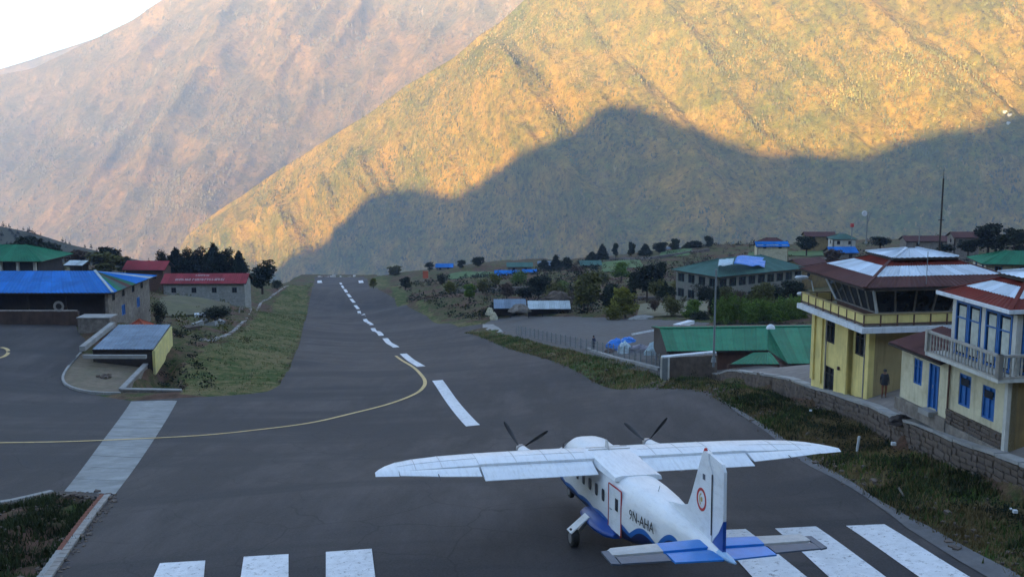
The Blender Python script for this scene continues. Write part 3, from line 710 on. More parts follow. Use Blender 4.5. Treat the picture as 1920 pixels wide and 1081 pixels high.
# emblem: ring with a centre figure
def disc(c, r0, r1, y, n=32, sx=1):
    mb = MB(); vs = []
    for i in range(n):
        a = 2*pi*i/n
        for r in (r0, r1):
            for yy in (y, y+.008): vs.append(L(c[0]+r*cos(a)*sx, yy, c[1]+r*sin(a)))
    fs = []
    for i in range(n):
        j = (i+1) % n; a = i*4; b = j*4
        fs += [(a+1, a+3, b+3, b+1), (a, b, b+2, a+2), (a+2, b+2, b+3, a+3), (a, a+1, b+1, b)]
    return mb.add(vs, fs)
for sd_ in (.066,):
    em = obj('emblem', disc((14.72, 3.52), .25, .33, sd_), M_RED, plane)
    obj('emblem_dot', disc((14.72, 3.52), .001, .07, sd_), M_GOLD, em)
    mb = MB()
    for k in range(5):
        a0 = .9+k*.28; mb.bar(L(14.72+.14*cos(a0*1.9), sd_+.004, 3.52+.16*sin(a0*1.9)), L(14.72+.14*cos((a0+.28)*1.9), sd_+.004, 3.52+.16*sin((a0+.28)*1.9)), .04, .008, up=Vector((1, 0, 0)))
    obj('emblem_curl', mb, M_GOLD, em)
mb = MB(); mb.slab([L(14.78, .07, 4.12), L(14.95, .07, 4.12), L(14.95, .07, 4.28), L(14.78, .07, 4.28)], .006); obj('flag_mark', mb, M_SLATE, plane)
# stabiliser and elevators
def sec_h(y, x0, x1, z, t): return [L(x0, y, z), L(x0+.08, y, z+t*.8), L(x0+.3*(x1-x0), y, z+t), L(x1, y, z+t*.45), L(x1, y, z-t*.45), L(x0+.3*(x1-x0), y, z-t), L(x0+.08, y, z-t*.8)]
zs = 2.34
for s in (1, -1):
    mb = MB(); loft(mb, [sec_h(s*1.50, 14.84, 15.5, zs, .09), sec_h(s*2.85, 14.90, 15.5, zs, .07), sec_h(s*2.95, 15.0, 15.45, zs, .04)]); obj('stabiliser', mb, M_GREY_P, plane, smooth=True)
    mb = MB(); loft(mb, [sec_h(s*.0, 14.80, 15.5, zs+.02, .10), sec_h(s*1.50, 14.84, 15.5, zs, .09)]); obj('stabiliser_root', mb, M_BLUE_L, plane, smooth=True)
    mb = MB(); loft(mb, [sec_h(s*1.52, 15.53, 16.15, zs-.03, .05), sec_h(s*2.9, 15.53, 16.08, zs-.03, .045)]); mb.slab([L(15.12, s*2.93, zs+.04), L(15.12, s*3.16, zs+.03), L(16.0, s*3.16, zs-.02), L(16.08, s*2.93, zs-.02)][::(1 if s > 0 else -1)], .05)
    el = obj('elevator', mb, M_SLATE, plane, smooth=True)  # slate tone puts the shadow on the elevators into their colour
    mb = MB(); loft(mb, [sec_h(s*.12, 15.53, 16.42, zs-.02, .05), sec_h(s*1.47, 15.53, 16.3, zs-.03, .05)]); obj('elevator_tab', mb, M_BLUE_L, plane, smooth=True)
mb = MB(); secs = []
for x, r, z in ((15.2,.16,2.30),(15.9,.15,2.33),(16.5,.10,2.36),(16.85,.03,2.37)): secs.append([L(x, r*cos(2*pi*i/12), z+r*.9*sin(2*pi*i/12)) for i in range(12)])
loft(mb, secs); obj('tail_cone', mb, mat('pale_blue_paint', (.25, .42, .62), .1, 3, .5, bmp=0), plane, smooth=True)
# cabin windows and door, cut lines
for s in (1, -1):
    for x in (4.6, 5.35, 6.1, 6.85, 7.6, 8.35):
        y0 = s*.868; mb = MB()
        n = 14; vs = [L(x+.15*math.copysign(abs(cos(2*pi*i/n))**.5, cos(2*pi*i/n)), y0, 1.98+.21*math.copysign(abs(sin(2*pi*i/n))**.5, sin(2*pi*i/n))) for i in range(n)]
        vs += [v+Vector((-s*.012, 0, 0)) for v in vs]
        mb.add(vs, [tuple(range(n, 2*n))]+[(i, (i+1) % n, n+(i+1) % n, n+i) for i in range(n)]); obj('cabin_window', mb, M_GLASS, plane)
    mb = MB(); mb.slab([L(2.78, s*.74, 2.22), L(3.35, s*.835, 2.22), L(3.35, s*.82, 2.62), L(3.12, s*.80, 2.6)], .02); obj('cockpit_window', mb, M_GLASS, plane)
mb = MB()
for q in ([L(2.50, .62, 2.30), L(2.50, .03, 2.32), L(2.95, .03, 2.62), L(2.95, .60, 2.58)], [L(2.50, -.03, 2.32), L(2.50, -.62, 2.30), L(2.95, -.60, 2.58), L(2.95, -.03, 2.62)]):
    mb.slab([p+Vector((0, .03, .05)) for p in q], .02)
obj('windscreen', mb, M_GLASS, plane)
dr = MB(); dx0, dx1 = 8.95, 10.15
dr.slab([L(dx0, .874, 1.08), L(dx1, .874-.02, 1.08), L(dx1, .874-.02, 2.55), L(dx0, .874, 2.55)], .03)
door = obj('door', dr, M_AW, plane)
mb = MB()
for a, b in (((dx0,2.56),(dx1,2.56)), ((dx0,1.05),(dx0,2.56)), ((dx1,1.05),(dx1,2.56))):
    mb.bar(L(a[0], .874-(.02 if a[0] == dx1 else 0), a[1]), L(b[0], .874-(.02 if b[0] == dx1 else 0), b[1]), .035, .035)
obj('door_seal', mb, M_RED, door)
mb = MB(); mb.slab([L(9.62, .885, 1.82), L(9.86, .885, 1.82), L(9.86, .885, 2.22), L(9.62, .885, 2.22)], .02); obj('window', mb, M_GLASS, door)
mb = MB(); mb.bar(L(9.1, .89, 1.75), L(9.3, .89, 1.75), .03, .03); obj('handle', mb, M_METAL, door)
# registration lettering, both sides
def text_obj(name, body, size, Mx, m, parent, ext=.004):
    cu = bpy.data.curves.new(name, 'FONT'); cu.body = body; cu.size = size; cu.extrude = ext; cu.align_x = 'CENTER'; cu.resolution_u = 2
    t = bpy.data.objects.new('tmp', cu); COL.objects.link(t); dg = bpy.context.evaluated_depsgraph_get(); dg.update()
    me = bpy.data.meshes.new_from_object(t.evaluated_get(dg)); bpy.data.objects.remove(t); me.transform(Mx); me.materials.clear(); me.materials.append(m)
    return link(name, me, parent)
def frame(ox, ex, ey, ez):
    return Matrix(((ex.x, ey.x, ez.x, ox.x), (ex.y, ey.y, ez.y, ox.y), (ex.z, ey.z, ez.z, ox.z), (0, 0, 0, 1)))
p0, p1 = L(10.6, .845, 0), L(13.0, .575, 0)
ex = (p1-p0).normalized(); ez = ex.cross(Vector((0, 0, 1))).normalized()
ey = Vector((0, 0, 1))
text_obj('registration', '9N-AHA', .46, frame(L(11.85, .80, 1.94), ex, ey, ex.cross(ey)), M_BLACK, plane)
ex2 = Vector((ex.x, -ex.y, 0)); ex2 = Vector((-ex.x, ex.y, 0))*-1; ex2 = Vector((ex.x, -ex.y, 0))
text_obj('registration', '9N-AHA', .46, frame(L(11.85, -.80, 1.94), Vector((ex.x, -ex.y, 0)), ey, Vector((ex.x, -ex.y, 0)).cross(ey)), M_BLACK, plane)
# landing gear
for s in (1, -1):
    mb = MB(); secs = []
    for x, w, h in ((6.3,.1,.08),(6.7,.34,.20),(7.3,.44,.26),(8.3,.44,.26),(9.1,.34,.2),(9.6,.1,.08)):
        secs.append([L(x, s*.84+s*w*max(0, cos(2*pi*i/14))*1.0+(-s*.2 if cos(2*pi*i/14) < 0 else 0), .92+h*sin(2*pi*i/14)) for i in range(14)])
    loft(mb, secs); obj('gear_sponson', mb, M_BLUE_D, plane, smooth=True)
    gl = MB(); gl.bar(L(7.6, s*1.15, .95), L(7.6, s*1.66, .36), .12, .12); leg = obj('gear_leg', gl, M_METAL, plane)
    mb = MB(); a, b = L(7.35, s*1.2, 1.10), L(7.35, s*1.86, .56); dv = L(.5, 0, 0)
    mb.slab([a, b, b+dv, a+dv] if s > 0 else [a+dv, b+dv, b, a], .045); obj('gear_door', mb, M_AW, leg)
    wh = MB(); c = L(7.6, s*1.68, .33)
    prof = [(-.13,.20),(-.13,.29),(-.09,.325),(.09,.325),(.13,.29),(.13,.20)]
    secs = [[c+Vector((px_, r*cos(2*pi*i/24), r*sin(2*pi*i/24))) for i in range(24)] for px_, r in prof]
    loft(wh, secs); w = obj('wheel', wh, M_RUBBER, plane, smooth=True)
    mb = MB(); mb.cyl(c+Vector((-.135, 0, 0)), c+Vector((.135, 0, 0)), .19, .19, 16); obj('rim', mb, M_METAL, w)
gl = MB(); gl.bar(L(1.75, 0, .95), L(1.6, 0, .3), .1, .1); obj('gear_leg', gl, M_METAL, plane)
wh = MB(); c = L(1.6, 0, .27); secs = [[c+Vector((px_, r*cos(2*pi*i/20), r*sin(2*pi*i/20))) for i in range(20)] for px_, r in [(-.09,.15),(-.09,.24),(-.05,.268),(.05,.268),(.09,.24),(.09,.15)]]
loft(wh, secs); w = obj('wheel', wh, M_RUBBER, plane, smooth=True); mb = MB(); mb.cyl(c+Vector((-.1, 0, 0)), c+Vector((.1, 0, 0)), .14, .14, 14); obj('rim', mb, M_METAL, w)
# ======================= BUILDINGS AND WALLS =======================
def roof_mat(name, c, rust=(.12, .06, .04), amt=.5, rough=.5):
    m, nt, b = new_mat(name); c = np.array(c)
    n1 = tnoise(nt, .5, 6, .6); n2 = tnoise(nt, 2.2, 8, .75)
    col = ramp(nt, n1, [(.3, tuple(c*.78)), (.7, tuple(np.minimum(c*1.15, .9)))])
    col = mixc(nt, ramp(nt, n2, [(.48, (0,)*3), (.75, (amt,)*3)]), col, rust)
    # each sheet its own shade
    oi = nt.nodes.new('ShaderNodeObjectInfo'); hv_ = nt.nodes.new('ShaderNodeHueSaturation'); nt.links.new(col, hv_.inputs['Color'])
    v = mth(nt, 'ADD', mth(nt, 'MULTIPLY', oi.outputs['Random'], .28), .86); nt.links.new(v, hv_.inputs['Value'])
    nt.links.new(hv_.outputs[0], b.inputs['Base Color']); b.inputs['Roughness'].default_value = min(.9, rough+.25); b.inputs['Specular IOR Level'].default_value = .15
    return m
R_BROWN = roof_mat('brown_roof_sheet', (.095, .040, .036)); R_WHITE = roof_mat('pale_roof_sheet', (.62, .70, .78), (.4, .42, .45), .4)
R_RED = roof_mat('rust_red_roof_sheet', (.16, .028, .02)); R_GREEN = roof_mat('green_roof_sheet', (.018, .16, .085), (.02, .08, .055), .5)
R_DGREEN = roof_mat('dull_green_roof_sheet', (.055, .13, .11), (.12, .15, .14), .6); R_BLUE = roof_mat('blue_roof_sheet', (.008, .14, .48), (.02, .22, .46), .5)
R_CRIMSON = roof_mat('crimson_roof_sheet', (.26, .035, .045), (.20, .08, .07), .5); R_GREY = roof_mat('grey_blue_roof_sheet', (.17, .23, .30), (.10, .10, .11), .6)
R_SILVER = roof_mat('silver_roof_sheet', (.42, .49, .52), (.2, .22, .23), .6); R_ORANGE = roof_mat('orange_roof_sheet', (.36, .085, .045))
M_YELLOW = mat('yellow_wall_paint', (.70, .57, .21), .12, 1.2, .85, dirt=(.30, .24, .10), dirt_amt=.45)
M_YELLOWD = mat('shaded_yellow_wall_paint', (.34, .26, .12), .12, 1.2, .85, dirt=(.22, .17, .08), dirt_amt=.45)  # darker copy of the yellow; front wall's shade put into the colour
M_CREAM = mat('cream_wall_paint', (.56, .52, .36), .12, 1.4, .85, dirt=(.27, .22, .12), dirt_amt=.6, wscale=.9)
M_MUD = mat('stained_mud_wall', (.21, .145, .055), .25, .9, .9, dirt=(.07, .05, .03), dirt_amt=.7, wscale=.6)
M_STONEW = mat('stone_wall_face', (.20, .175, .15), .45, 2.4, .95, dirt=(.09, .075, .06), dirt_amt=.7, bmp=.8, bd=.06)
M_PALEW = mat('pale_plaster', (.50, .50, .46), .15, 1.5, .85, dirt=(.28, .26, .22), dirt_amt=.5)
M_TRIMW = mat('white_trim', (.62, .66, .70), .1, 2, .7, dirt=(.3, .3, .3), dirt_amt=.35)
M_BLUEF = mat('blue_joinery_paint', (.015, .12, .36), .18, 3, .55, dirt=(.01, .05, .2), dirt_amt=.5, bmp=0)
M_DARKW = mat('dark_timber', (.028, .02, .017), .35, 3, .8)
M_GREYT = mat('weathered_timber', (.26, .245, .225), .25, 3, .85, dirt=(.12, .1, .08), dirt_amt=.5)
M_BROWNT = mat('brown_timber', (.10, .05, .035), .3, 3, .8)
M_CURT = mat('curtain_cloth', (.50, .52, .46), .2, 3, .9)
M_ROOM = mat('dim_room', (.03, .03, .035), .3, 1, .9, bmp=0)
M_STONE = mat('grey_stone', (.115, .088, .070), .45, 1.7, .95, dirt=(.06, .05, .042), dirt_amt=.7, bmp=.6, bd=.05)
M_COPE = mat('coping_stone', (.27, .27, .26), .22, 1.2, .9, dirt=(.15, .145, .13), dirt_amt=.6)
M_POLE = mat('grey_pole_paint', (.16, .18, .19), .15, 3, .6, bmp=0)
M_CLOTHB = mat('dark_cloth', (.02, .022, .03), .3, 8, .9); M_CLOTHR = mat('rust_cloth', (.16, .05, .025), .3, 8, .9)
M_SKIN = mat('skin', (.22, .12, .08), .1, 5, .6, bmp=0)
M_TARP = mat('blue_tarpaulin', (.012, .18, .62), .22, 2, .45, dirt=(.05, .25, .6), dirt_amt=.4)
M_PALEC = mat('pale_sheeting', (.42, .55, .60), .3, 2.5, .7, dirt=(.35, .30, .33), dirt_amt=.6)
M_CURTB = mat('pale_blue_light', (.35, .5, .6), .2, 2, .5)
RZ0 = radians(8.5)

def corr(p00, p10, p11, p01, waves=5, amp=.02):
    """one corrugated sheet: p00-p10 along the eave, p01-p11 above"""
    p00, p10, p11, p01 = map(Vector, (p00, p10, p11, p01)); n = (p10-p00).cross(p01-p00)
    if n.length < 1e-6: n = (p11-p01).cross(p01-p00)
    n.normalize(); mb = MB(); k = waves*2; vs = []
    for i in range(k+1):
        t = i/k; o = n*(amp if i % 2 else -amp)
        vs += [p00.lerp(p10, t)+o, p01.lerp(p11, t)+o]
    return mb.add(vs, [(2*i, 2*i+2, 2*i+3, 2*i+1) for i in range(k)])
def roof_plane(parent, e0, e1, r1, r0, rows, sheet_w=.9, amp=.018, thick=True, name='roof_sheet'):
    """roof slope between eave e0-e1 and ridge r0-r1; rows = [(fraction up, material)]; every sheet a part"""
    e0, e1, r1, r0 = map(Vector, (e0, e1, r1, r0)); n = max(1, int(round((e1-e0).length/sheet_w)))
    f0 = 0.0
    nrm = (e1-e0).cross(r0-e0) if (r0-e0).length > 1e-6 else (e1-e0).cross(r1-e0)
    nrm.normalize()
    if nrm.z < 0: nrm = -nrm
    for k, (f1, m) in enumerate(rows):
        for i in range(n):
            a, b = i/n, (i+1)/n-min(.004, .012/max((e1-e0).length, .1))
            lo = lambda t, f: e0.lerp(e1, t).lerp(r0.lerp(r1, t), f)
            off = nrm*(.004*((i*7+k*3) % 3)+.012*k)
            obj(name, corr(lo(a, f0)+off, lo(b, f0)+off, lo(b, f1)+off, lo(a, f1)+off, 3, amp), m, parent)
        f0 = f1
    if thick:
        ins = [e0, e1, r1, r0] if (r1-r0).length > .01 else [e0, e1, r1]
        dwn = [p-nrm*.06 for p in ins]; mb = MB()
        nn = len(dwn); lo_ = [p-Vector((0, 0, .09)) for p in dwn]
        mb.add(dwn+lo_, [tuple(range(nn)), tuple(range(nn, 2*nn))[::-1]]+[(i, nn+i, nn+(i+1) % nn, (i+1) % nn) for i in range(nn)])
        obj('roof_deck', mb, M_DARKW, parent)
def hip(parent, x0, x1, y0, y1, z0, z1, inset, rows, sheet_w=.9, faces='FLRB', ridge_in=None):
    """hip roof over a rectangle; inset = plan distance from eave to the top edge"""
    a, b = x0+inset, x1-inset; c, d = y0+inset, y1-inset
    if c > d: c = d = (y0+y1)/2
    if a > b: a = b = (x0+x1)/2
    E = {'F': ((x0,y0,z0),(x1,y0,z0),(b,c,z1),(a,c,z1)), 'L': ((x0,y1,z0),(x0,y0,z0),(a,c,z1),(a,d,z1)),
         'R': ((x1,y0,z0),(x1,y1,z0),(b,d,z1),(b,c,z1)), 'B': ((x1,y1,z0),(x0,y1,z0),(a,d,z1),(b,d,z1))}
    for k in faces: roof_plane(parent, *E[k], rows, sheet_w)
    for p, q in (((x0,y0,z0),(a,c,z1)), ((x1,y0,z0),(b,c,z1)), ((x0,y1,z0),(a,d,z1)), ((x1,y1,z0),(b,d,z1))):
        obj('ridge_cap', MB().bar(Vector(p)+Vector((0,0,.05)), Vector(q)+Vector((0,0,.05)), .16, .05), rows[0][1], parent)
    return a, b, c, d
def wall_with_holes(mb, p0, p1, z0, z1, holes, th=.22, mi=0):
    """upright wall from plan point p0 to p1 with rectangular openings [(s0,s1,za,zb)]; thickness goes to the left of p0->p1"""
    p0 = Vector((*p0, 0)); p1 = Vector((*p1, 0)); d = (p1-p0); Ln = d.length; d.normalize(); n = Vector((-d.y, d.x, 0))
    ss = sorted({0, Ln, *[h[0] for h in holes], *[h[1] for h in holes]}); zz = sorted({z0, z1, *[h[2] for h in holes], *[h[3] for h in holes]})
    for i in range(len(ss)-1):
        run = None
        for j in range(len(zz)-1):
            sm, zm = (ss[i]+ss[i+1])/2, (zz[j]+zz[j+1])/2
            solid = not any(h[0] < sm < h[1] and h[2] < zm < h[3] for h in holes)
            if solid and run is None: run = zz[j]
            if (not solid or j == len(zz)-2) and run is not None:
                top = zz[j+1] if solid else zz[j]
                a = p0+d*ss[i]; b = p0+d*ss[i+1]
                vs = [a, b, b+n*th, a+n*th]; vs = [Vector((v.x, v.y, run)) for v in vs]+[Vector((v.x, v.y, top)) for v in vs]
                mb.add(vs, [(3,2,1,0),(4,5,6,7),(0,1,5,4),(1,2,6,5),(2,3,7,6),(3,0,4,7)], mi); run = None if not solid else None
    return mb
def window(parent, p, d, w, h, frame_m, pane_m=None, mull=1, trans=1, name='window', fw=.07, depth=.10, inset=.06, curtain=False):
    """p: lower left corner on the wall face, d: unit direction along it (outside is to the right of d); sub-parts: panes"""
    p = Vector(p); d = Vector(d).normalized(); n = Vector((d.y, -d.x, 0)); up = Vector((0, 0, 1)); p = p-n*inset
    mb = MB()
    def br(a, b, ww): mb.bar(a, b, ww, depth, up=n)
    c = [p, p+d*w, p+d*w+up*h, p+up*h]
    br(c[0]+up*fw/2, c[1]+up*fw/2, fw); br(c[3]-up*fw/2, c[2]-up*fw/2, fw)
    br(c[0]+d*fw/2+up*fw, c[3]+d*fw/2-up*fw, fw); br(c[1]-d*fw/2+up*fw, c[2]-d*fw/2-up*fw, fw)
    for i in range(1, mull+1): t = i/(mull+1); br(p+d*w*t+up*fw, p+d*w*t+up*(h-fw), fw*.7)
    if trans:
        for i in range(mull+1):
            a = w*i/(mull+1)+fw*.5; b = w*(i+1)/(mull+1)-fw*.5
            br(p+d*a+up*h*.7, p+d*b+up*h*.7, fw*.6)
    wi = obj(name, mb, frame_m, parent)
    for i in range(mull+1):
        a = w*i/(mull+1)+fw*.3; b = w*(i+1)/(mull+1)-fw*.3; q = p-n*.02
        mb = MB(); mb.slab([q+d*a+up*fw*.3, q+d*b+up*fw*.3, q+d*b+up*(h-fw*.3), q+d*a+up*(h-fw*.3)], .012); obj('pane', mb, pane_m or M_GLASS, wi)
    return wi

# ---------------- control tower ----------------
gx, gy = 20.1, (60.0-13.7*SP)/CP
zt0 = -14.3
T = thing('control_tower', (gx, gy, zt0), RZ0, 'yellow control tower with slanting windows under a brown and white banded roof', 'control tower')
ZL = lambda z: z-zt0
zs_, zr_, zc_, ze_ = ZL(-11.0), ZL(-10.05), ZL(-8.85), ZL(-8.55)
mb = MB()
# left face along +y: main wall, then the projecting bay
wall_with_holes(mb, (0, 2.1), (0, 0), -1, zs_-.05, [(.2,1.4,ZL(-12.85),ZL(-11.35))], .25)
wall_with_holes(mb, (-.25, 7.0), (-.25, 2.1), -2.0, zs_-.05, [(1.7,3.0,ZL(-12.75),ZL(-11.3)),(1.8,3.1,ZL(-15.75),ZL(-14.2))], .25)
mb.box((-.0, 2.1+.11, (zs_-2.05)/2), (.49, .22, zs_+1.95)); mb.box((.0, 7.0-.11, (zs_-2.05)/2), (.49, .22, zs_+1.95))
mb.box((4.0+.13, 6.9, (zs_-2.05)/2), (7.6, .22, zs_+1.95)); mb.box((7.8, 3.4, (zs_-2.05)/2), (.25, 6.7, zs_+1.95))
obj('wall', mb, M_YELLOW, T)
mb = MB(); mb.box((3.95, .12, (zs_-2.05)/2), (7.38, .24, zs_+1.95)); obj('wall', mb, M_YELLOWD, T, label='front wall in yellow darkened for shade')
for c_, d_ in (((-.31, 6.8, zs_/2-.6), (.12, .4, zs_+1.1)), ((-.31, 5.6, zs_/2-.6), (.12, .22, zs_+1.1)), ((-.31, 2.2, zs_/2-.6), (.12, .22, zs_+1.1)), ((-.08, .14, zs_/2-.5), (.12, .4, zs_+.9))): obj('pilaster', MB().box(c_, d_), M_YELLOW, T)
window(T, (0, 1.9, ZL(-12.85)), (0, -1, 0), 1.2, 1.5, M_DARKW, mull=1, inset=.1)
window(T, (-.25, 5.3, ZL(-12.75)), (0, -1, 0), 1.3, 1.45, M_DARKW, mull=1, inset=.1)
window(T, (-.25, 5.2, ZL(-15.75)), (0, -1, 0), 1.3, 1.55, M_DARKW, mull=1, inset=.1)
mb = MB(); mb.box((-.32, 3.2, ZL(-14.0)), (.1, .16, .2)); obj('wall_lamp', mb, M_BROWNT, T)
mb = MB(); mb.box((3.9, 3.1, zs_+.1), (10.2, 8.7, .30)); obj('balcony_slab', mb, M_TRIMW, T)
mb = MB(); mb.box((3.9, 3.1, zs_+.28), (9.7, 8.2, .06)); obj('balcony_floor', mb, M_GREYT, T)
# balcony parapet: rails, posts and panels, each panel a part
bx0, bx1, by0, by1 = -1.0, 8.8, -1.0, 7.2
for (a, b) in (((bx0, by1), (bx0, by0)), ((bx0, by0), (bx1, by0)), ((bx1, by0), (bx1, by1)), ((bx1, by1), (bx0, by1))):
    A, B = Vector((*a, 0)), Vector((*b, 0)); d = (B-A); n = int(round(d.length/1.0))
    up = Vector((0, 0, 1)); z0 = zs_+.3
    obj('rail', MB().bar(A+up*(z0+.66), B+up*(z0+.66), .09, .07), M_YELLOWD, T)
    obj('rail', MB().bar(A+up*(z0+.12), B+up*(z0+.12), .06, .06), M_BROWNT, T)
    for i in range(n):
        p = A+d*(i/n); q = A+d*((i+1)/n)
        obj('post', MB().bar(p+up*z0, p+up*(z0+.62), .07, .07), M_BROWNT, T)
        dd = d.normalized()*.05; nn = Vector((dd.y, -dd.x, 0)).normalized()*.02
        obj('panel', MB().slab([p+dd+up*(z0+.16), q-dd+up*(z0+.16), q-dd+up*(z0+.60), p+dd+up*(z0+.60)], .03), M_YELLOW, T)
# cab: leaning glazing, narrower at the foot
cx0, cx1, cy0, cy1 = .55, 7.2, .55, 5.7; ln = .55
up0, up1 = zs_+.3, zc_
corners_lo = [(cx0, cy1), (cx0, cy0), (cx1, cy0), (cx1, cy1)]; corners_hi = [(cx0-ln, cy1+ln), (cx0-ln, cy0-ln), (cx1+ln, cy0-ln), (cx1+ln, cy1+ln)]
mb = MB(); mb.prism([(p[0], p[1]) for p in [(cx0+.05, cy0+.05), (cx1-.05, cy0+.05), (cx1-.05, cy1-.05), (cx0+.05, cy1-.05)]], up0, up0+.5); obj('cab_base', mb, M_BROWNT, T)
for k in range(4):
    l0, l1 = Vector((*corners_lo[k], up0+.45)), Vector((*corners_lo[(k+1) % 4], up0+.45)); h0, h1 = Vector((*corners_hi[k], up1)), Vector((*corners_hi[(k+1) % 4], up1))
    obj('sill', MB().bar(l0, l1, .12, .08), M_GREYT, T); obj('head_beam', MB().bar(h0, h1, .16, .16), M_GREYT, T)
    n = 6
    for i in range(n):
        a, b = i/n, (i+1)/n
        obj('mullion', MB().bar(l0.lerp(l1, a), h0.lerp(h1, a), .15 if i == 0 else .09, .10), M_TRIMW if i == 0 else M_GREYT, T)
        q = [l0.lerp(l1, a+.012), l0.lerp(l1, b-.012), h0.lerp(h1, b-.012), h0.lerp(h1, a+.012)]
        obj('pane', MB().slab(q, .015), M_GLASS, T)
    obj('fascia', MB().bar(h0+Vector((0, 0, .2)), h1+Vector((0, 0, .2)), .06, .26), M_BROWNT, T)
mb = MB(); mb.box((3.9, 3.1, up1+.28), (8.9, 7.4, .06)); obj('ceiling', mb, M_DARKW, T)
rows = [(.37, R_BROWN), (.73, R_WHITE), (1.0, R_RED)]
hip(T, -1.15, 8.95, -1.15, 7.5, ze_, ze_+1.15, 3.3, rows, .95)
hip(T, 1.9, 5.9, 1.5, 4.9, ze_+1.28, ze_+1.62, 1.65, [(1.0, R_WHITE)], .95)
mb = MB(); mb.box((3.9, 3.2, ze_+1.15), (3.3, 2.6, .2)); obj('vent_box', mb, M_BROWNT, T)
mb = MB(); mb.cyl((2.6, -.9, ze_+.1), (2.6, -.9, ze_+1.9), .02, .02, 6); obj('aerial', mb, M_POLE, T)
for (x, y) in ((-.1, .5), (-.36, 4.9)):
    obj('drainpipe', MB().cyl((x, y, -1.5), (x, y, zs_-.1), .05, .05, 8), M_GREYT, T)
# floodlights on an arm beside the tower
fl = thing('floodlight', P(1519, 548, 67), 0, 'twin white floodlight heads on an arm at the tower balcony corner', 'floodlight')
mb = MB(); mb.bar((.35, 0, -.5), (.05, 0, .75), .06); mb.bar((.05, 0, .75), (-.45, 0, .95), .05); mb.bar((.3, 0, -.3), (-.3, 0, -.05), .05); obj('arm', mb, M_TRIMW, fl)
for dx, dz in ((-.55, .95), (-.38, -.08)):
    mb = MB(); secs = []
    for t, r in ((-.45,.04),(-.36,.15),(0,.2),(.3,.16),(.4,.05)): secs.append([Vector((dx+t, r*cos(2*pi*i/12), dz+.7*r*sin(2*pi*i/12))) for i in range(12)])
    loft(mb, secs); obj('lamp_head', mb, M_TRIMW, fl, smooth=True)

# ---------------- house with blue windows ----------------
hx, hy, hz0 = 20.0, (43-12.77*SP)/CP, -12.85
H = thing('house', (hx, hy, hz0), RZ0, 'two storey cream house with blue window frames and a white baluster balcony', 'house')
zb = 2.95; ze2 = 5.75
mb = MB()
wall_with_holes(mb, (0, 4.5), (0, 0), .0, zb, [(.75,1.65,1.0,2.4),(2.5,3.4,.9,2.3)], .25)
obj('wall', mb, M_CREAM, H)
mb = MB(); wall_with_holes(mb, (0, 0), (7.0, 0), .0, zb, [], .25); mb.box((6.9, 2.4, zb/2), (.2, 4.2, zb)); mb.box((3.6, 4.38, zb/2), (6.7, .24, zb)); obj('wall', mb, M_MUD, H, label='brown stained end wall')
mb = MB(); mb.bar((-.03, .12, 0), (-.03, .12, zb), .2, .3); obj('corner_strip', mb, M_PALEW, H)
for s, z in ((.75, 1.0), (2.5, .9)):
    w = window(H, (0, 4.5-s, z), (0, -1, 0), .9, 1.4, M_BLUEF, M_BLUEF, mull=1, inset=.08)
    mb = MB(); mb.slab([Vector((-.0, 4.5-s-.1, z+.9)), Vector((0, 4.5-s-.7, z+.9)), Vector((0, 4.5-s-.7, z+1.22)), Vector((0, 4.5-s-.1, z+1.22))], .02); 
    obj('pane', mb, M_GLASS, w, loc=(.02, 0, 0))
# stone plinth, stone by stone
STONE_ME = []
for k in range(6):
    rr = random.Random(k); mb = MB(); mb.box((0, 0, 0), (1, 1, 1)); mb.v = [(x*(1-.16*rr.random()), y*(1-.16*rr.random()), z*(1-.2*rr.random())) for x, y, z in mb.v]
    STONE_ME.append(mb.mesh('stone', M_STONE))
def stones(parent, A, B, z0, z1, nrm, w=.36, h=.22, depth=.16, limit=999, name='stone', seed=1):
    """courses of separate stones on the face A-B"""
    rr = random.Random(seed); A = Vector(A); B = Vector(B); d = (B-A); Ln = d.length; d.normalize(); ang = math.atan2(d.y, d.x); cnt = 0; z = z0
    while z < z1-.05:
        hh = min(h*rr.uniform(.75, 1.25), z1-z); s = 0
        while s < Ln-.05:
            ww = min(w*rr.uniform(.6, 1.5), Ln-s)
            p = A+d*(s+ww/2)+nrm*(.02+rr.uniform(-.03, .035)); base = A.lerp(B, (s+ww/2)/Ln).z
            o = link(name, rr.choice(STONE_ME), parent, (p.x, p.y, base+z+hh/2), (rr.uniform(-.05, .05), rr.uniform(-.05, .05), ang+rr.uniform(-.06, .06)))
            o.scale = (ww*.96, depth, hh*.94); s += ww; cnt += 1
            if cnt >= limit: return cnt
        z += hh
    return cnt
stones(H, (-.05, 4.45, 0), (-.05, .3, 0), .02, .62, Vector((-1, 0, 0)), .34, .2, .2, seed=4)
mb = MB(); mb.box((3.4, 2.3, -.4), (7.2, 4.7, .8)); obj('plinth', mb, M_STONEW, H)
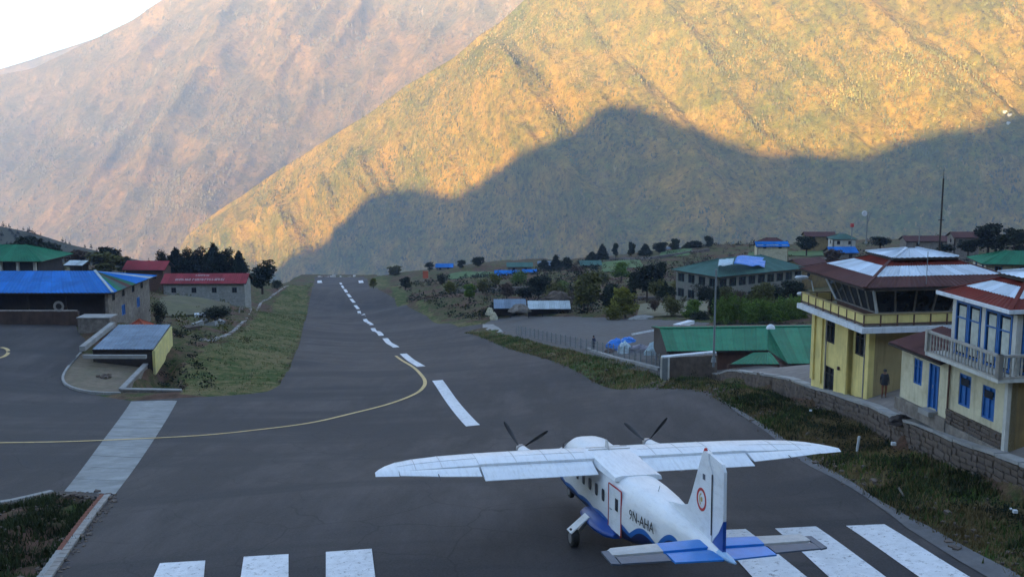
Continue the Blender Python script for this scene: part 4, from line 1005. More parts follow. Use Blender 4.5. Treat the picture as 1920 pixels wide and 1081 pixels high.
# balcony
mb = MB(); mb.prism([(-.95, 5.0), (-.95, -.45), (7.5, -.45), (7.5, .0), (0, 0), (0, 5.0)], zb, zb+.16); obj('balcony_slab', mb, M_PALEW, H)
bal = MB(); pr = [(.0,.035),(.06,.05),(.12,.03),(.3,.055),(.42,.028),(.55,.05),(.68,.03),(.78,.045),(.84,.035)]
secs = [[Vector((r*cos(2*pi*i/6), r*sin(2*pi*i/6), z)) for i in range(6)] for z, r in pr]; loft(bal, secs)
M_BALC = mat('weathered_balcony_paint', (.36, .34, .30), .2, 2, .85, dirt=(.2, .18, .14), dirt_amt=.6)
BAL = bal.mesh('baluster', M_BALC, True)
for a, b in (((-.87, 4.95), (-.87, -.38)), ((-.87, -.38), (7.4, -.38))):
    A, B = Vector((*a, 0)), Vector((*b, 0)); d = B-A; n = int(d.length/.235)
    obj('handrail', MB().bar(A+Vector((0,0,zb+1.06)), B+Vector((0,0,zb+1.06)), .15, .1), M_BALC, H); obj('bottom_rail', MB().bar(A+Vector((0,0,zb+.185)), B+Vector((0,0,zb+.185)), .16, .06), M_BALC, H)
    for i in range(n+1):
        p = A+d*(i/n)
        if i in (0, n): obj('balcony_post', MB().bar(p+Vector((0,0,zb+.16)), p+Vector((0,0,zb+1.14)), .19, .19), M_BALC, H)
        else: link('baluster', BAL, H, (p.x, p.y, zb+.2))
# upper storey: pillars, blue frames, curtains
for (x, y) in ((.12, .12), (.12, 2.25), (.12, 4.45), (2.1, .12), (4.2, .12), (6.6, .12)):
    mb = MB(); mb.box((x, y, (zb+.16+ze2)/2), (.26, .26, ze2-zb-.16)); obj('pillar', mb, M_PALEW, H)
def glazed(A, d, w):
    A = Vector(A); d = Vector(d)
    n = 2; ww = w/n
    for i in range(n):
        window(H, A+d*(ww*i+.02), d, ww-.04, ze2-zb-.45, M_BLUEF, M_GLASS, mull=0, trans=1, fw=.085, inset=.02)
        nr = Vector((d.y, -d.x, 0)); mb = MB(); a = A+d*(ww*i+.22)-nr*.07; b = A+d*(ww*(i+1)-.2)-nr*.07; vs = []; K = 8
        # curtain hung just behind the glass, folded
        for j in range(K+1):
            q = a.lerp(b, j/K)-nr*(.03 if j % 2 else 0)+nr*.06; vs += [q+Vector((0, 0, .15)), q+Vector((0, 0, ze2-zb-.65))]
        mb.add(vs, [(2*j, 2*j+2, 2*j+3, 2*j+1) for j in range(K)]); obj('curtain', mb, M_CURT, H)
glazed((.0, 4.3, zb+.2), (0, -1, 0), 1.9); glazed((.0, 2.1, zb+.2), (0, -1, 0), 1.85)
glazed((.27, 0, zb+.2), (1, 0, 0), 1.68); glazed((2.25, 0, zb+.2), (1, 0, 0), 1.8); glazed((4.35, 0, zb+.2), (1, 0, 0), 2.1)
mb = MB(); mb.box((3.6, 2.4, (zb+ze2)/2+.05), (6.2, 3.7, ze2-zb-.3)); obj('interior', mb, M_ROOM, H)
mb = MB(); mb.box((3.4, 2.25, ze2-.08), (7.1, 4.75, .16)); obj('beam', mb, M_DARKW, H)
hip(H, -.5, 7.6, -.25, 5.0, ze2+.02, ze2+1.0, 2.2, [(.36, R_RED), (.70, R_WHITE), (.999, R_RED)], .85)
hip(H, 1.2, 5.6, 1.35, 3.35, ze2+1.06, ze2+1.3, .98, [(1.0, R_WHITE)], .85)
for a, b in (((-.55, 5.05), (-.55, -.30)), ((-.55, -.30), (7.65, -.30))): obj('eave_board', MB().bar((*a, ze2), (*b, ze2), .06, .16), M_TRIMW, H)

obj('drainpipe', MB().cyl((-.08, 4.42, 0), (-.08, 4.42, zb), .045, .045, 8), M_BROWNT, H)
# ---------------- annex ----------------
ax_, ay_ = 20.0-sin(RZ0)*4.5, hy+cos(RZ0)*4.5
A_ = thing('annex', (ax_, ay_, hz0+.12), RZ0, 'low cream annex with brown lean-to roof, one blue door and one blue window', 'outbuilding')
mb = MB(); wall_with_holes(mb, (-.05, 4.1), (-.05, .02), -.5, 2.6, [(1.15,1.9,.95,2.15),(2.55,3.35,.15,2.2)], .22); mb.box((2.0, 4.0, 1.1), (3.9, .2, 2.4)); obj('wall', mb, M_CREAM, A_)
window(A_, (-.05, 4.1-1.15, .95), (0, -1, 0), .75, 1.2, M_BLUEF, M_BLUEF, mull=1, inset=.08)
dd_ = MB(); dd_.slab([Vector((.02, 4.1-2.60, .17)), Vector((.02, 4.1-3.30, .17)), Vector((.02, 4.1-3.30, 2.15)), Vector((.02, 4.1-2.60, 2.15))], .04); dd_.bar((-.03, 4.1-2.58, .15), (-.03, 4.1-2.58, 2.2), .08, .1); dd_.bar((-.03, 4.1-3.32, .15), (-.03, 4.1-3.32, 2.2), .08, .1); dd_.bar((-.03, 4.1-2.95, .2), (-.03, 4.1-2.95, 2.1), .05, .05)
do_ = obj('door', dd_, M_BLUEF, A_); obj('handle', MB().bar((-.04, 4.1-2.85, 1.1), (-.04, 4.1-2.85, 1.25), .03, .03), M_METAL, do_)
mb = MB(); mb.box((-.25, 4.1-2.95, .02), (.5, .9, .22)); obj('step', mb, M_COPE, A_)
mb = MB(); mb.box((1.9, 2.0, -.3), (4.3, 4.4, .6)); obj('plinth', mb, M_STONEW, A_)
roof_plane(A_, (-.55, 4.6, 2.6), (-.55, -.05, 2.6), (2.2, -.05, 3.3), (2.2, 4.6, 3.3), [(1.0, R_BROWN)], .7)
roof_plane(A_, (2.2+1.6, 4.6, 2.7), (-.55, 4.6, 2.6), (2.2, 4.58, 3.25), (2.2, 4.58, 3.25), [(1.0, R_BROWN)], .8, thick=False)

# ---------------- retaining wall ----------------
W = bpy.data.objects.new('retaining_wall', None); COL.objects.link(W); tag(W, 'long rough stone retaining wall with pale coping in front of the tower and house', 'wall')
wl_ = WALL_LINE[1:]; pts = []
for a, b in zip(wl_[:-1], wl_[1:]):
    k = max(1, int((b-a).length/1.5)); pts += [a.lerp(b, i/k) for i in range(k)]
pts.append(wl_[-1])
core = MB(); cnt = 0; far_st = MB(); rr = random.Random(5)
top = [Vector((p.x, p.y, hs(p.x, p.y)+.10)) for p in pts]
for i in range(len(top)-1):
    a, b = top[i], top[i+1]; d = (b-a); d.z = 0; d.normalize(); n = Vector((d.y, -d.x, 0))
    if n.x > 0: n = -n           # outward: towards the runway (left)
    t = .22
    vs = [a+n*t*-1, b-n*t, b+n*t, a+n*t]; lo = [Vector((v.x, v.y, v.z-2.1)) for v in vs]
    core.add([v-Vector((0, 0, .02)) for v in vs]+lo, [(0,1,2,3)[::-1] if n.cross(d).z > 0 else (0,1,2,3),(4,5,6,7),(0,1,5,4),(1,2,6,5),(2,3,7,6),(3,0,4,7)])
    c0, c1 = a+d*.02+n*.04, b-d*.02+n*.04
    obj('coping', MB().bar(c0+Vector((0,0,rr.uniform(.01,.05))), c1+Vector((0,0,rr.uniform(.01,.05))), .62, .13), M_COPE, W)
    if cnt < 290:
        pass
obj('wall_core', core, M_STONEW, W)
segs = list(zip(top[:-1], top[1:]))[::-1]          # nearest first
segs = [s for s in segs if (s[0].x*F/s[0].y+960) < 1990]
for k, (a, b) in enumerate(segs):
    d = (b-a); d.z = 0; d.normalize(); n = Vector((d.y, -d.x, 0))
    if n.x > 0: n = -n
    A, B = a+n*.24, b+n*.24
    if cnt < 290:
        cnt += stones(W, A, B, -1.3, -.06, n, .5, .27, .18, limit=300-cnt, seed=50+k)
    else:
        z = -1.2
        while z < -.1:
            hh = .25*rr.uniform(.8, 1.2); s = 0; Ln = (B-A).length
            while s < Ln-.05:
                ww = min(.42*rr.uniform(.6, 1.5), Ln-s); c = A+(B-A)*((s+ww/2)/Ln)+n*rr.uniform(-.02, .04)+Vector((0, 0, z+hh/2))
                dd = (B-A).normalized(); M = Matrix.Translation(c)@Matrix.Rotation(math.atan2(dd.y, dd.x), 4, 'Z'); far_st.box((0, 0, 0), (ww*.94, .16, hh*.92), M); s += ww
            z += hh
fo_ = obj('small_stones', far_st, M_STONE, W); fo_['kind'] = 'stuff'
# steps behind the person, tower side
stp = thing('steps', G(1628, 731), RZ0+.15, 'low grey stone steps between the tower and the walking person', 'steps')
for i in range(5):
    mb = MB(); mb.box((1.35, -.62*i+.2, -.02-.07*i), (2.7, .55, .16)); obj('step', mb, M_COPE, stp)
mb = MB(); mb.bar((-.15, .4, .12), (-.15, -2.4, -.15), .22, .35); obj('cheek_wall', mb, M_COPE, stp)
# low boundary wall and gate posts by the green roof
gp = thing('boundary_wall', (0, 0, 0), 0, 'low dark wall with white top and pale end posts before the green roof', 'wall')
a, b = P(1243, 669, 89), P(1345, 669, 90); zt = a.z
mb = MB(); mb.add([(a.x, a.y, zt-3.0), (b.x, b.y, zt-3.0), (b.x+.1, b.y+1.25, zt-3.0), (a.x+.1, a.y+.25, zt-3.0), (a.x, a.y, zt-.06), (b.x, b.y, zt-.06), (b.x+.1, b.y+1.25, zt-.06), (a.x+.1, a.y+.25, zt-.06)], [(0,1,2,3),(4,7,6,5),(0,4,5,1),(1,5,6,2),(2,6,7,3),(3,7,4,0)]); obj('wall_core', mb, M_STONE, gp)
obj('coping', MB().bar((a.x, a.y+.1, zt), (b.x, b.y+1.1, zt), .5, .12), M_TRIMW, gp)
for dx in (0, .62):
    obj('end_post', MB().bar((a.x-.15+dx, a.y-.2, zt-2.3), (a.x-.15+dx, a.y-.2, zt+.03), .14, .14), M_PALEW, gp)
obj('infill_panel', MB().bar((a.x+.16, a.y-.18, zt-2.2), (a.x+.16, a.y-.18, zt-.1), .46, .08, up=Vector((0, 1, 0))), M_POLE, gp)

# ---------------- long green-roofed building ----------------
GB = thing('green_roofed_building', (0, 0, 0), 0, 'long low building under a bright green sheet roof beside the control tower', 'building')
A0, A1, A2, A3 = P(1250,657,92), P(1440,657,92.5), P(1440,614,100), P(1237,615,99.5)
A0.z = A1.z = (A0.z+A1.z)/2; A2.z = A3.z = (A2.z+A3.z)/2
roof_plane(GB, A0, A1, A2, A3, [(1.0, R_GREEN)], .95)
B1, B2, B3 = P(1478,681,85.5), P(1580,683,85.5), P(1580,613,100.5); B3.z = A2.z; B2.z = B1.z
roof_plane(GB, A1, B1, A2, A2, [(1.0, R_GREEN)], .95); roof_plane(GB, B1, B2, B3, A2, [(1.0, R_GREEN)], .95)
C0_ = A3+Vector((0, 6, -.9)); C1_ = B3+Vector((0, 6, -.9)); roof_plane(GB, C1_, C0_, A3, B3, [(1.0, R_GREEN)], 1.2)
obj('ridge_cap', MB().bar(A3+Vector((0,0,.06)), B3+Vector((0,0,.06)), .3, .06), R_GREEN, GB)
mb = MB()
mb.add([(A0.x+.5, A0.y+.6, -23), (A1.x, A1.y+.6, -23), (B1.x, B1.y+.7, -23), (B2.x, B2.y+.7, -23), (B3.x, B3.y+5, -23), (A3.x+.5, A3.y+5, -23)]+[(A0.x+.5, A0.y+.6, A0.z-.12), (A1.x, A1.y+.6, A0.z-.12), (B1.x, B1.y+.7, A0.z-.12), (B2.x, B2.y+.7, A0.z-.12), (B3.x, B3.y+5, A0.z-.12), (A3.x+.5, A3.y+5, A0.z-.12)],
  [(0,1,2,3,4,5)[::-1], (6,7,8,9,10,11)]+[(i, (i+1) % 6, 6+(i+1) % 6, 6+i) for i in range(6)]); obj('wall', mb, M_BROWNT, GB)
mb = MB(); mb.slab([A0+Vector((.25, .2, -.1)), A3+Vector((.25, 0, -.1)), A3+Vector((.25, 5.8, -1)), A3+Vector((.25, 5.8, -3)), A0+Vector((.25, .2, -3))], .1); obj('gable_boards', mb, M_DARKW, GB)
mb = MB(); secs = [[Vector((r*cos(2*pi*i/12), r*sin(2*pi*i/12), z)) for i in range(12)] for z, r in ((-.15,.42),(.1,.42),(.3,.32),(.42,.12))]; loft(mb, secs); o = obj('white_dome', mb, M_TRIMW, None, smooth=True); o.location = P(1445, 616, 99.5); tag(o, 'small white dome on the ridge of the bright green roof', 'roof light')
PR = thing('porch', (0, 0, 0), 0, 'small green porch roof low in front of the long green roof', 'porch')
a, b, c, d = P(1368,682,84), P(1462,682,84), P(1445,661,88.5), P(1412,660,88.5); b.z = a.z; c.z = d.z
roof_plane(PR, a, b, c, d, [(1.0, R_GREEN)], .9)
for q in (a, b): obj('post', MB().bar(q+Vector((0, .3, -.1)), q+Vector((0, .3, -2.4)), .12, .12), M_BROWNT, PR)

# ---------------- poles ----------------
def pole(u, vt, vb, Z, r, m, label, cat='pole', name='lamp_post', extra=None):
    b_ = P(u, vb, Z); t_ = P(u, vt, Z); o = thing(name, (b_.x, b_.y, b_.z), 0, label, cat); h = (t_-b_).length
    obj('shaft', MB().cyl((0, 0, -.5), (0, 0, h), r, r*.7, 10), m, o); obj('base_plate', MB().cyl((0, 0, -.1), (0, 0, .25), r*2.2, r*1.6, 10), m, o)
    if extra: extra(o, h)
    return o
pole(1338, 505, 676, 87, .10, M_POLE, 'plain grey pole standing before the long green roof', name='utility_pole', extra=lambda o, h: obj('cap', MB().cyl((0, 0, h), (0, 0, h+.12), .12, .05, 8), M_POLE, o))
pole(1751, 336, 640, 120, .12, M_DARKW, 'tall dark mast rising behind the tower roof', 'mast', 'radio_mast', lambda o, h: [obj('spike', MB().cyl((0, 0, h), (0, 0, h+1.2), .03, .02, 6), M_DARKW, o), obj('bracket', MB().bar((-.3, 0, h*.75), (.3, 0, h*.75), .08), M_DARKW, o)])
def ant(o, h):
    obj('dish', MB().cyl((-.9, -.2, h-.3), (-.9, -.5, h-.3), .8, .7, 12), M_TRIMW, o); obj('cross_arm', MB().bar((-1.0, 0, h-.2), (1.2, 0, h-.2), .18), M_POLE, o)
    obj('brace', MB().bar((.8, 0, h-.2), (.1, 0, h*.62), .16), M_POLE, o)
pole(1624, 398, 455, 300, .22, M_POLE, 'slim pole with dish and crossarm on the skyline behind the tower', 'aerial', 'antenna_pole', ant)
pole(1596, 422, 462, 300, .16, M_POLE, 'short pole with a red top left of the dish pole', 'pole', 'beacon_pole', lambda o, h: obj('red_top', MB().cyl((0, 0, h-.5), (0, 0, h+.5), .55, .5, 8), M_RED, o))
pole(1723, 425, 455, 300, .12, M_POLE, 'thin pole on the skyline left of the tall dark mast', 'pole', 'utility_pole', lambda o, h: obj('cross_arm', MB().bar((-.8, 0, h-.6), (.8, 0, h-.6), .14), M_POLE, o))
pole(1348, 422, 455, 400, .16, M_POLE, 'thin pole on the skyline above the grey green roofed lodge', 'pole', 'utility_pole', lambda o, h: obj('cross_arm', MB().bar((-.9, 0, h-.6), (.9, 0, h-.6), .14), M_POLE, o))

# ---------------- generic houses ----------------
def house(name, label, loc, rz, w, d, h, roof_m, wall_m, rise=1.6, kind='hip', over=.6, win=None, frame_m=M_DARKW, sheet_w=1.5, group=None, cat='house', storeys=1, back=True, rows=None, plinth=3, ws=(.5, .9, 2.0)):
    o = thing(name, loc, rz, label, cat, group); mb = MB(); n = win or 0
    for (p, q, cnt_) in (((0, 0), (w, 0), n), ((0, d), (0, 0), max(0, int(n*d/w)))):
        hl = []; Ln = w if p == (0, 0) else d
        for s in range(storeys):
            z0 = s*h/storeys
            for i in range(cnt_):
                c = Ln*(i+.5)/cnt_; hl.append((c-ws[0], c+ws[0], z0+ws[1], z0+ws[2]))
        wall_with_holes(mb, p, q, -plinth, h, hl, .3)
        for i, (a, b, za, zb_) in enumerate(hl):
            D = Vector((q[0]-p[0], q[1]-p[1], 0)).normalized()
            window(o, Vector((*p, za))+D*a, D, b-a, zb_-za, frame_m, mull=1, trans=0, inset=.08, fw=.09)
    mb.box((w-.15, d/2, (h-plinth)/2), (.3, d-.66, h+plinth)); mb.box((w/2, d-.16, (h-plinth)/2), (w-.7, .3, h+plinth))
    obj('wall', mb, wall_m, o)
    rows = rows or [(1.0, roof_m)]
    if kind == 'hip': hip(o, -over, w+over, -over, d+over, h, h+rise, (d+2*over)/2-.01, rows, sheet_w)
    else:
        roof_plane(o, (-over, -over, h), (w+over, -over, h), (w+over, d/2, h+rise), (-over, d/2, h+rise), rows, sheet_w)
        roof_plane(o, (w+over, d+over, h), (-over, d+over, h), (-over, d/2, h+rise), (w+over, d/2, h+rise), rows, sheet_w)
        for x in (.02, w-.27):
            mb = MB(); mb.add([(x, 0, h-.01), (x, d, h-.01), (x, d/2, h+rise*.82)]+[(x+.25, 0, h-.01), (x+.25, d, h-.01), (x+.25, d/2, h+rise*.82)], [(0,1,2),(5,4,3),(0,3,4,1),(1,4,5,2),(2,5,3,0)]); obj('gable', mb, wall_m, o)
    return o
# lodge with dull green roof and blue tarpaulin
c0 = P(1345, 517, 205)
house('lodge', 'large two storey lodge with dull green roof behind the bright green shrubs', (c0.x+.3, c0.y+.7, -34.2), radians(33), 23.5, 12, 6.1, R_DGREEN, mat('lodge_wall', (.21, .20, .175), .2, 1, .9, dirt=(.1, .16, .14), dirt_amt=.6), 2.5, 'hip', .8, 9, mat('dull_green_joinery', (.03, .07, .06), .3, 2, .8), 1.6, storeys=2, ws=(.95, .8, 2.5))
def tarp(name, label, pts, m, sag=.15, cat='tarpaulin', thick=.05, seed=0):
    p = [Vector(q) for q in pts]; n = 10; X = []; rr = random.Random(seed)
    mb = MB(); vs = []
    for j in range(n+1):
        for i in range(n+1):
            a = p[0].lerp(p[1], i/n); b = p[3].lerp(p[2], i/n); q = a.lerp(b, j/n)
            q.z += sag*(vn2(i*.5+seed*3.1, j*.6)-.5)*2; vs.append(q)
    lo = [v-Vector((0, 0, thick)) for v in vs]; N = (n+1)**2; fs = []
    for j in range(n):
        for i in range(n):
            a = j*(n+1)+i; fs += [(a, a+1, a+n+2, a+n+1), (N+a, N+a+n+1, N+a+n+2, N+a+1)]
    for i in range(n):
        fs += [(i, N+i, N+i+1, i+1), (n*(n+1)+i, n*(n+1)+i+1, N+n*(n+1)+i+1, N+n*(n+1)+i), (i*(n+1), (i+1)*(n+1), N+(i+1)*(n+1), N+i*(n+1)), (i*(n+1)+n, N+i*(n+1)+n, N+(i+1)*(n+1)+n, (i+1)*(n+1)+n)]
    mb.add(vs+lo, fs); return tag(obj(name, mb, m, None, smooth='all'), label, cat)
def vn2(x, y): return float(vnoise(np.array([x]), np.array([y]), 4)[0])
ta = P(1376,494,206); tb = P(1434,499,213); tc_ = P(1436,484,219); td_ = P(1382,479,212)
tarp('tarpaulin', 'bright blue tarpaulin spread on the dull green lodge roof', [ta, tb, tc_, td_], M_TARP, .25, seed=1)
tarp('tarpaulin', 'pale blue sheeting on the lodge roof left of the blue tarpaulin', [P(1346,498,205), P(1374,496,206.5), P(1376,485,211), P(1348,487,210)], M_PALEC, .15, seed=2)
# white walled house with green roof, upper right
q = P(1848, 520, 150)
house('house', 'white pillared house with green roof behind the cream house, at the right', (q.x, q.y, q.z-.4), radians(-9), 13, 7, 2.4, R_GREEN, M_PALEW, 1.5, 'hip', .8, 4, M_BLUEF, 1.6, plinth=6)
# far village
def farhouse(u, v_e, Z, w, d, h, rz, rm, wm, label, kind='gable', rise=1.4, win=2, **k):
    p = P(u, v_e, Z); return house('village_house', label, (p.x, p.y, p.z-h), radians(rz), w, d, h, rm, wm, rise, kind, .5, win, M_DARKW, 2.2, group='far village houses', plinth=5, **k)
farhouse(930, 516, 355, 7.5, 5, 2.2, 3, R_BLUE, M_STONEW, 'left of two small far houses with bright blue roofs, right of the runway')
farhouse(982, 514, 352, 4.0, 4, 2.2, 3, R_BLUE, M_STONEW, 'right and narrower of two small far houses with bright blue roofs')
farhouse(952, 500, 400, 9, 5, 2.4, 0, R_DGREEN, M_STONEW, 'far dull green roofed house behind the two blue roofs')
farhouse(1090, 497, 380, 7, 5, 2.2, 4, R_DGREEN, M_STONEW, 'far grey green roofed house left of the terraced green fields')
farhouse(1424, 459, 330, 9, 6, 2.5, 2, R_BROWN, M_MUD, 'brown hip roofed house on the skyline with a blue lower roof', kind='hip', rise=2.0)
farhouse(1420, 462, 320, 9.2, 3, 1.5, 2, R_BLUE, M_CREAM, 'narrow bright blue lean-to roof below the brown skyline house')
farhouse(1560, 474, 290, 7, 5, 2.4, 5, R_BLUE, M_STONEW, 'pale blue roofed house just left of the tower roof')
farhouse(1562, 448, 330, 7, 5, 2.6, 0, R_DGREEN, M_PALEW, 'small green roofed house on the skyline near the dish pole', kind='hip')
farhouse(1512, 443, 370, 10, 5, 2.2, 0, R_BROWN, M_MUD, 'long brown roofed house on the skyline right of the dark bush')
farhouse(1700, 452, 320, 14, 5, 2.4, 2, R_BROWN, M_STONEW, 'long stone house on the skyline behind the tower roof peak')
farhouse(1790, 445, 300, 7, 5, 2.6, 0, R_BROWN, M_STONEW, 'dark stone house left of the large skyline trees at right')
farhouse(1505, 500, 240, 8, 6, 3.2, 30, R_BROWN, M_MUD, 'dark brown roofed house touching the right end of the lodge')
farhouse(818, 501, 470, 7, 5, 2.0, 0, R_BLUE, M_STONEW, 'tiny house with faded blue roof at the edge of the runway hump')
for k, (u, v, Z, w, col, lab) in enumerate([(1140,492,420,6,R_DGREEN,'faint far roof at the foot of the skyline pines'), (1245,470,440,7,R_GREY,'faint grey far roof among the skyline trees, centre'), (1010,497,420,6,R_GREY,'faint grey far roof left of the lone skyline conifer')]):
    farhouse(u, v, Z, w, 4, 2, 0, col, M_STONEW, lab)

# sheds beside the gravel yard
def shed(u, v, Z, w, d, h, rz, rm, label, slope=-.35):
    p = P(u, v, Z); o = thing('open_shed', (p.x, p.y, p.z-h), radians(rz), label, 'shed')
    roof_plane(o, (0, 0, h), (w, 0, h), (w, d, h-slope), (0, d, h-slope), [(1.0, rm)], .9)
    n = max(2, int(w/2.2))
    for i in range(n+1):
        for y in (.1, d-.1): obj('post', MB().bar((.1+(w-.2)*i/n, y, -1.5), (.1+(w-.2)*i/n, y, h-.1), .12), M_DARKW, o)
    mb = MB(); mb.box((w/2, d-.2, h/2-.6), (w-.4, .1, h+.9)); obj('back_boards', mb, M_DARKW, o)
    return o
shed(990, 579, 178, 7.2, 3.2, 1.9, 1, R_SILVER, 'open shed with a bright silver roof at the back of the gravel yard', -.9)
shed(926, 578, 182, 5.6, 3.2, 1.8, 2, R_GREY, 'open shed with a dull grey roof left of the silver shed', -1.1)

# ---------------- terminal with blue roof, left ----------------
TB = thing('terminal_building', (0, 0, 0), 0, 'low stone building under a broad bright blue roof at the left apron', 'building')
ze, zr = -19.4, -17.8
Yn, Yf = 126.2, 142.0
E0 = Vector((-88, Yn, ze)); E1 = Vector((-47.8, Yn, ze)); E2 = Vector((-47.6, Yf, ze)); E3 = Vector((-88, Yf, ze)); R0 = Vector((-82, (Yn+Yf)/2, zr)); R1 = Vector((-52.9, (Yn+Yf)/2, zr))
roof_plane(TB, E0, E1, R1, R0, [(.5, R_BLUE), (1.0, R_BLUE)], 1.5, amp=.03); roof_plane(TB, E2, E3, R0, R1, [(1.0, R_BLUE)], 2.5)
# right hip: patchwork of sheets, each its own colour
roof_plane(TB, E1, E2, R1, R1, [(.999, R_GREEN)], 1.6)
pt = [c for c in bpy.data.objects if c.parent == TB and c.name.startswith('roof_sheet')][-10:]
for i, o in enumerate(pt):
    m_ = (R_BLUE, R_GREEN, R_DGREEN, R_BROWN, R_GREEN, R_BLUE, R_BLUE, R_BLUE, R_SILVER, R_BLUE)[i % 10]; o.data.materials[0] = m_
obj('ridge_cap', MB().bar(E1+Vector((0,0,.1)), R1+Vector((0,0,.1)), .3, .08), R_SILVER, TB)
zg = -23.0
BX = -48.6
mb = MB(); wall_with_holes(mb, (BX, Yn+.6), (BX, Yf-.6), zg-2.5, ze-.1, [(1.2,2.2,2.3+zg,3.2+zg),(4.5,5.5,2.3+zg,3.2+zg),(8.0,9.0,2.3+zg,3.2+zg),(11.2,12.2,2.3+zg,3.2+zg),(4.2,5.4,.0+zg,1.3+zg),(9.6,10.7,.1+zg,1.4+zg)], .4); obj('wall', mb, M_STONEW, TB)
for s, z in ((1.2,2.3),(4.5,2.3),(8.0,2.3),(11.2,2.3)): window(TB, (BX, Yn+.6+s, zg+z), (0, 1, 0), 1.0, .9, M_DARKW, mull=0, trans=0)
for s, z, hh, ww in ((4.2,.0,1.3,1.2),(9.6,.1,1.3,1.1)): window(TB, (BX, Yn+.6+s, zg+z), (0, 1, 0), ww, hh, M_BLUEF, M_BLUEF, mull=1, trans=0)
mb = MB(); mb.box((-67.5, Yn+4.0, (zg+ze)/2-.5), (37, .3, 4.6)); mb.box((-55.5, Yn+2.2, (zg+ze)/2-.6), (13, .3, 4.4)); obj('wall', mb, M_DARKW, TB, label='recessed veranda wall coloured dark for the shade under the roof')  # near-black colour carries the shade below the veranda roof
for i in range(9): obj('veranda_post', MB().bar((-86+i*4.6, Yn+.8, zg-1), (-86+i*4.6, Yn+.8, ze-.1), .2), M_DARKW, TB)
obj('veranda_beam', MB().bar((-87, Yn+.75, ze-.25), (-49, Yn+.75, ze-.25), .25, .3), M_DARKW, TB)
tw = tag(obj('low_wall', MB().bar((-98, 123.2, -22.2), (-50.8, 123.2, -22.2), .5, 2.2), mat('dark_mud_wall', (.075, .045, .032), .35, .8, .95, dirt=(.03, .02, .016), dirt_amt=.7)), 'long brown low wall in front of the blue roofed building', 'wall')
lw = obj('coping', MB().bar((-92, 123.2, -21.05), (-68, 123.2, -21.05), .6, .1), M_GREYT, tw)
lw = obj('coping', MB().bar((-67, 123.2, -21.05), (-51, 123.2, -21.05), .6, .1), M_STONEW, tw)
# stone pile / block at its right end
bl = thing('stone_platform', P(146, 598, 120), 0, 'grey stone platform between blue roofed building and sheet roofed shed', 'platform')
mb = MB(); mb.box((1.8, 1, -.9), (3.6, 2.2, 2.0)); obj('base', mb, M_STONEW, bl); mb = MB(); mb.box((1.8, 1, .16), (3.8, 2.4, .12)); obj('top', mb, M_COPE, bl)
dsk = disc((0, 0), .35, .62, 0, 20); o = obj('round_disc', dsk, M_GREYT); tag(o, 'pale round ring leaning under the blue roof eave', 'ring'); o.location = P(110, 574, 122); o.rotation_euler = (0, 0, pi/2)
# far left green roof building
q = P(-60, 487, 165)
o = house('house', 'pillared house with dark green roof at the left edge above the blue roof', (q.x-1, q.y, q.z-3), radians(-4), 12.2, 8, 3.0, R_GREEN, M_ROOM, 2.0, 'hip', 1.2, 0, M_DARKW, 1.6, plinth=5)
for x in (6.5, 9.2, 11.9): obj('pillar', MB().bar((x, -.4, -4), (x, -.4, 3), .4, .4), M_PALEW, o)
# car-like pale canopy
shed(118, 497, 225, 4.2, 3, 1.6, -5, R_SILVER, 'small shelter with blue and white roof behind the blue roofed building', -.7)
# red roofed houses
q = P(236, 505, 238)
house('house', 'maroon roofed house half hidden behind the end of the blue roof', (q.x, q.y, q.z-3.0), radians(-3), 8.4, 5, 3.0, R_CRIMSON, M_BROWNT, 1.7, 'gable', .7, 2, M_DARKW, 1.4, plinth=6)
q = P(306, 531, 222)
rh = house('long_house', 'long stone house with faded lettering on its crimson roof below the pines', (q.x, q.y, q.z-2.9), radians(1), 16.8, 6, 2.9, R_CRIMSON, mat('pale_stone_face', (.27, .27, .25), .3, 2, .95, dirt=(.16, .15, .13), dirt_amt=.6, bmp=.7, bd=.05), 1.7, 'gable', .5, 4, M_DARKW, 1.4, plinth=4)
rr = random.Random(3); M_FADED = mat('faded_lettering_paint', (.42, .33, .34), .25, 2, .8, dirt=(.26, .07, .08), dirt_amt=.8, wscale=2)
sl = math.atan2(1.7, 3.5)
for x0, x1, t, hh in ((2.4, 4.0, .25, .75), (4.4, 7.3, .25, .75), (7.5, 12.4, .25, .8), (6.3, 9.0, .68, .55)):
    x = x0; mb = MB()
    while x < x1:       # worn letter shapes, too faded to read
        w = rr.uniform(.22, .36); y = -.5+3.5*t; zz = 2.9+1.7*t+.10
        u_ = Vector((0, cos(sl), sin(sl))); b0 = Vector((x, y, zz))
        mb.bar(b0, b0+u_*hh, .13, .02, up=Vector((0, -sin(sl), cos(sl))))
        if rr.random() < .75: mb.bar(b0+u_*hh*rr.choice((.06, .5, .94))+Vector((.03, 0, 0)), b0+u_*hh*rr.choice((.06, .5, .94))+Vector((w, 0, .0)), .12, .02, up=Vector((0, -sin(sl), cos(sl))))
        if rr.random() < .6: mb.bar(b0+Vector((w, 0, 0)), b0+u_*hh+Vector((w, 0, 0)), .12, .02, up=Vector((0, -sin(sl), cos(sl))))
        x += w+.2
    obj('lettering', mb, M_FADED, rh)
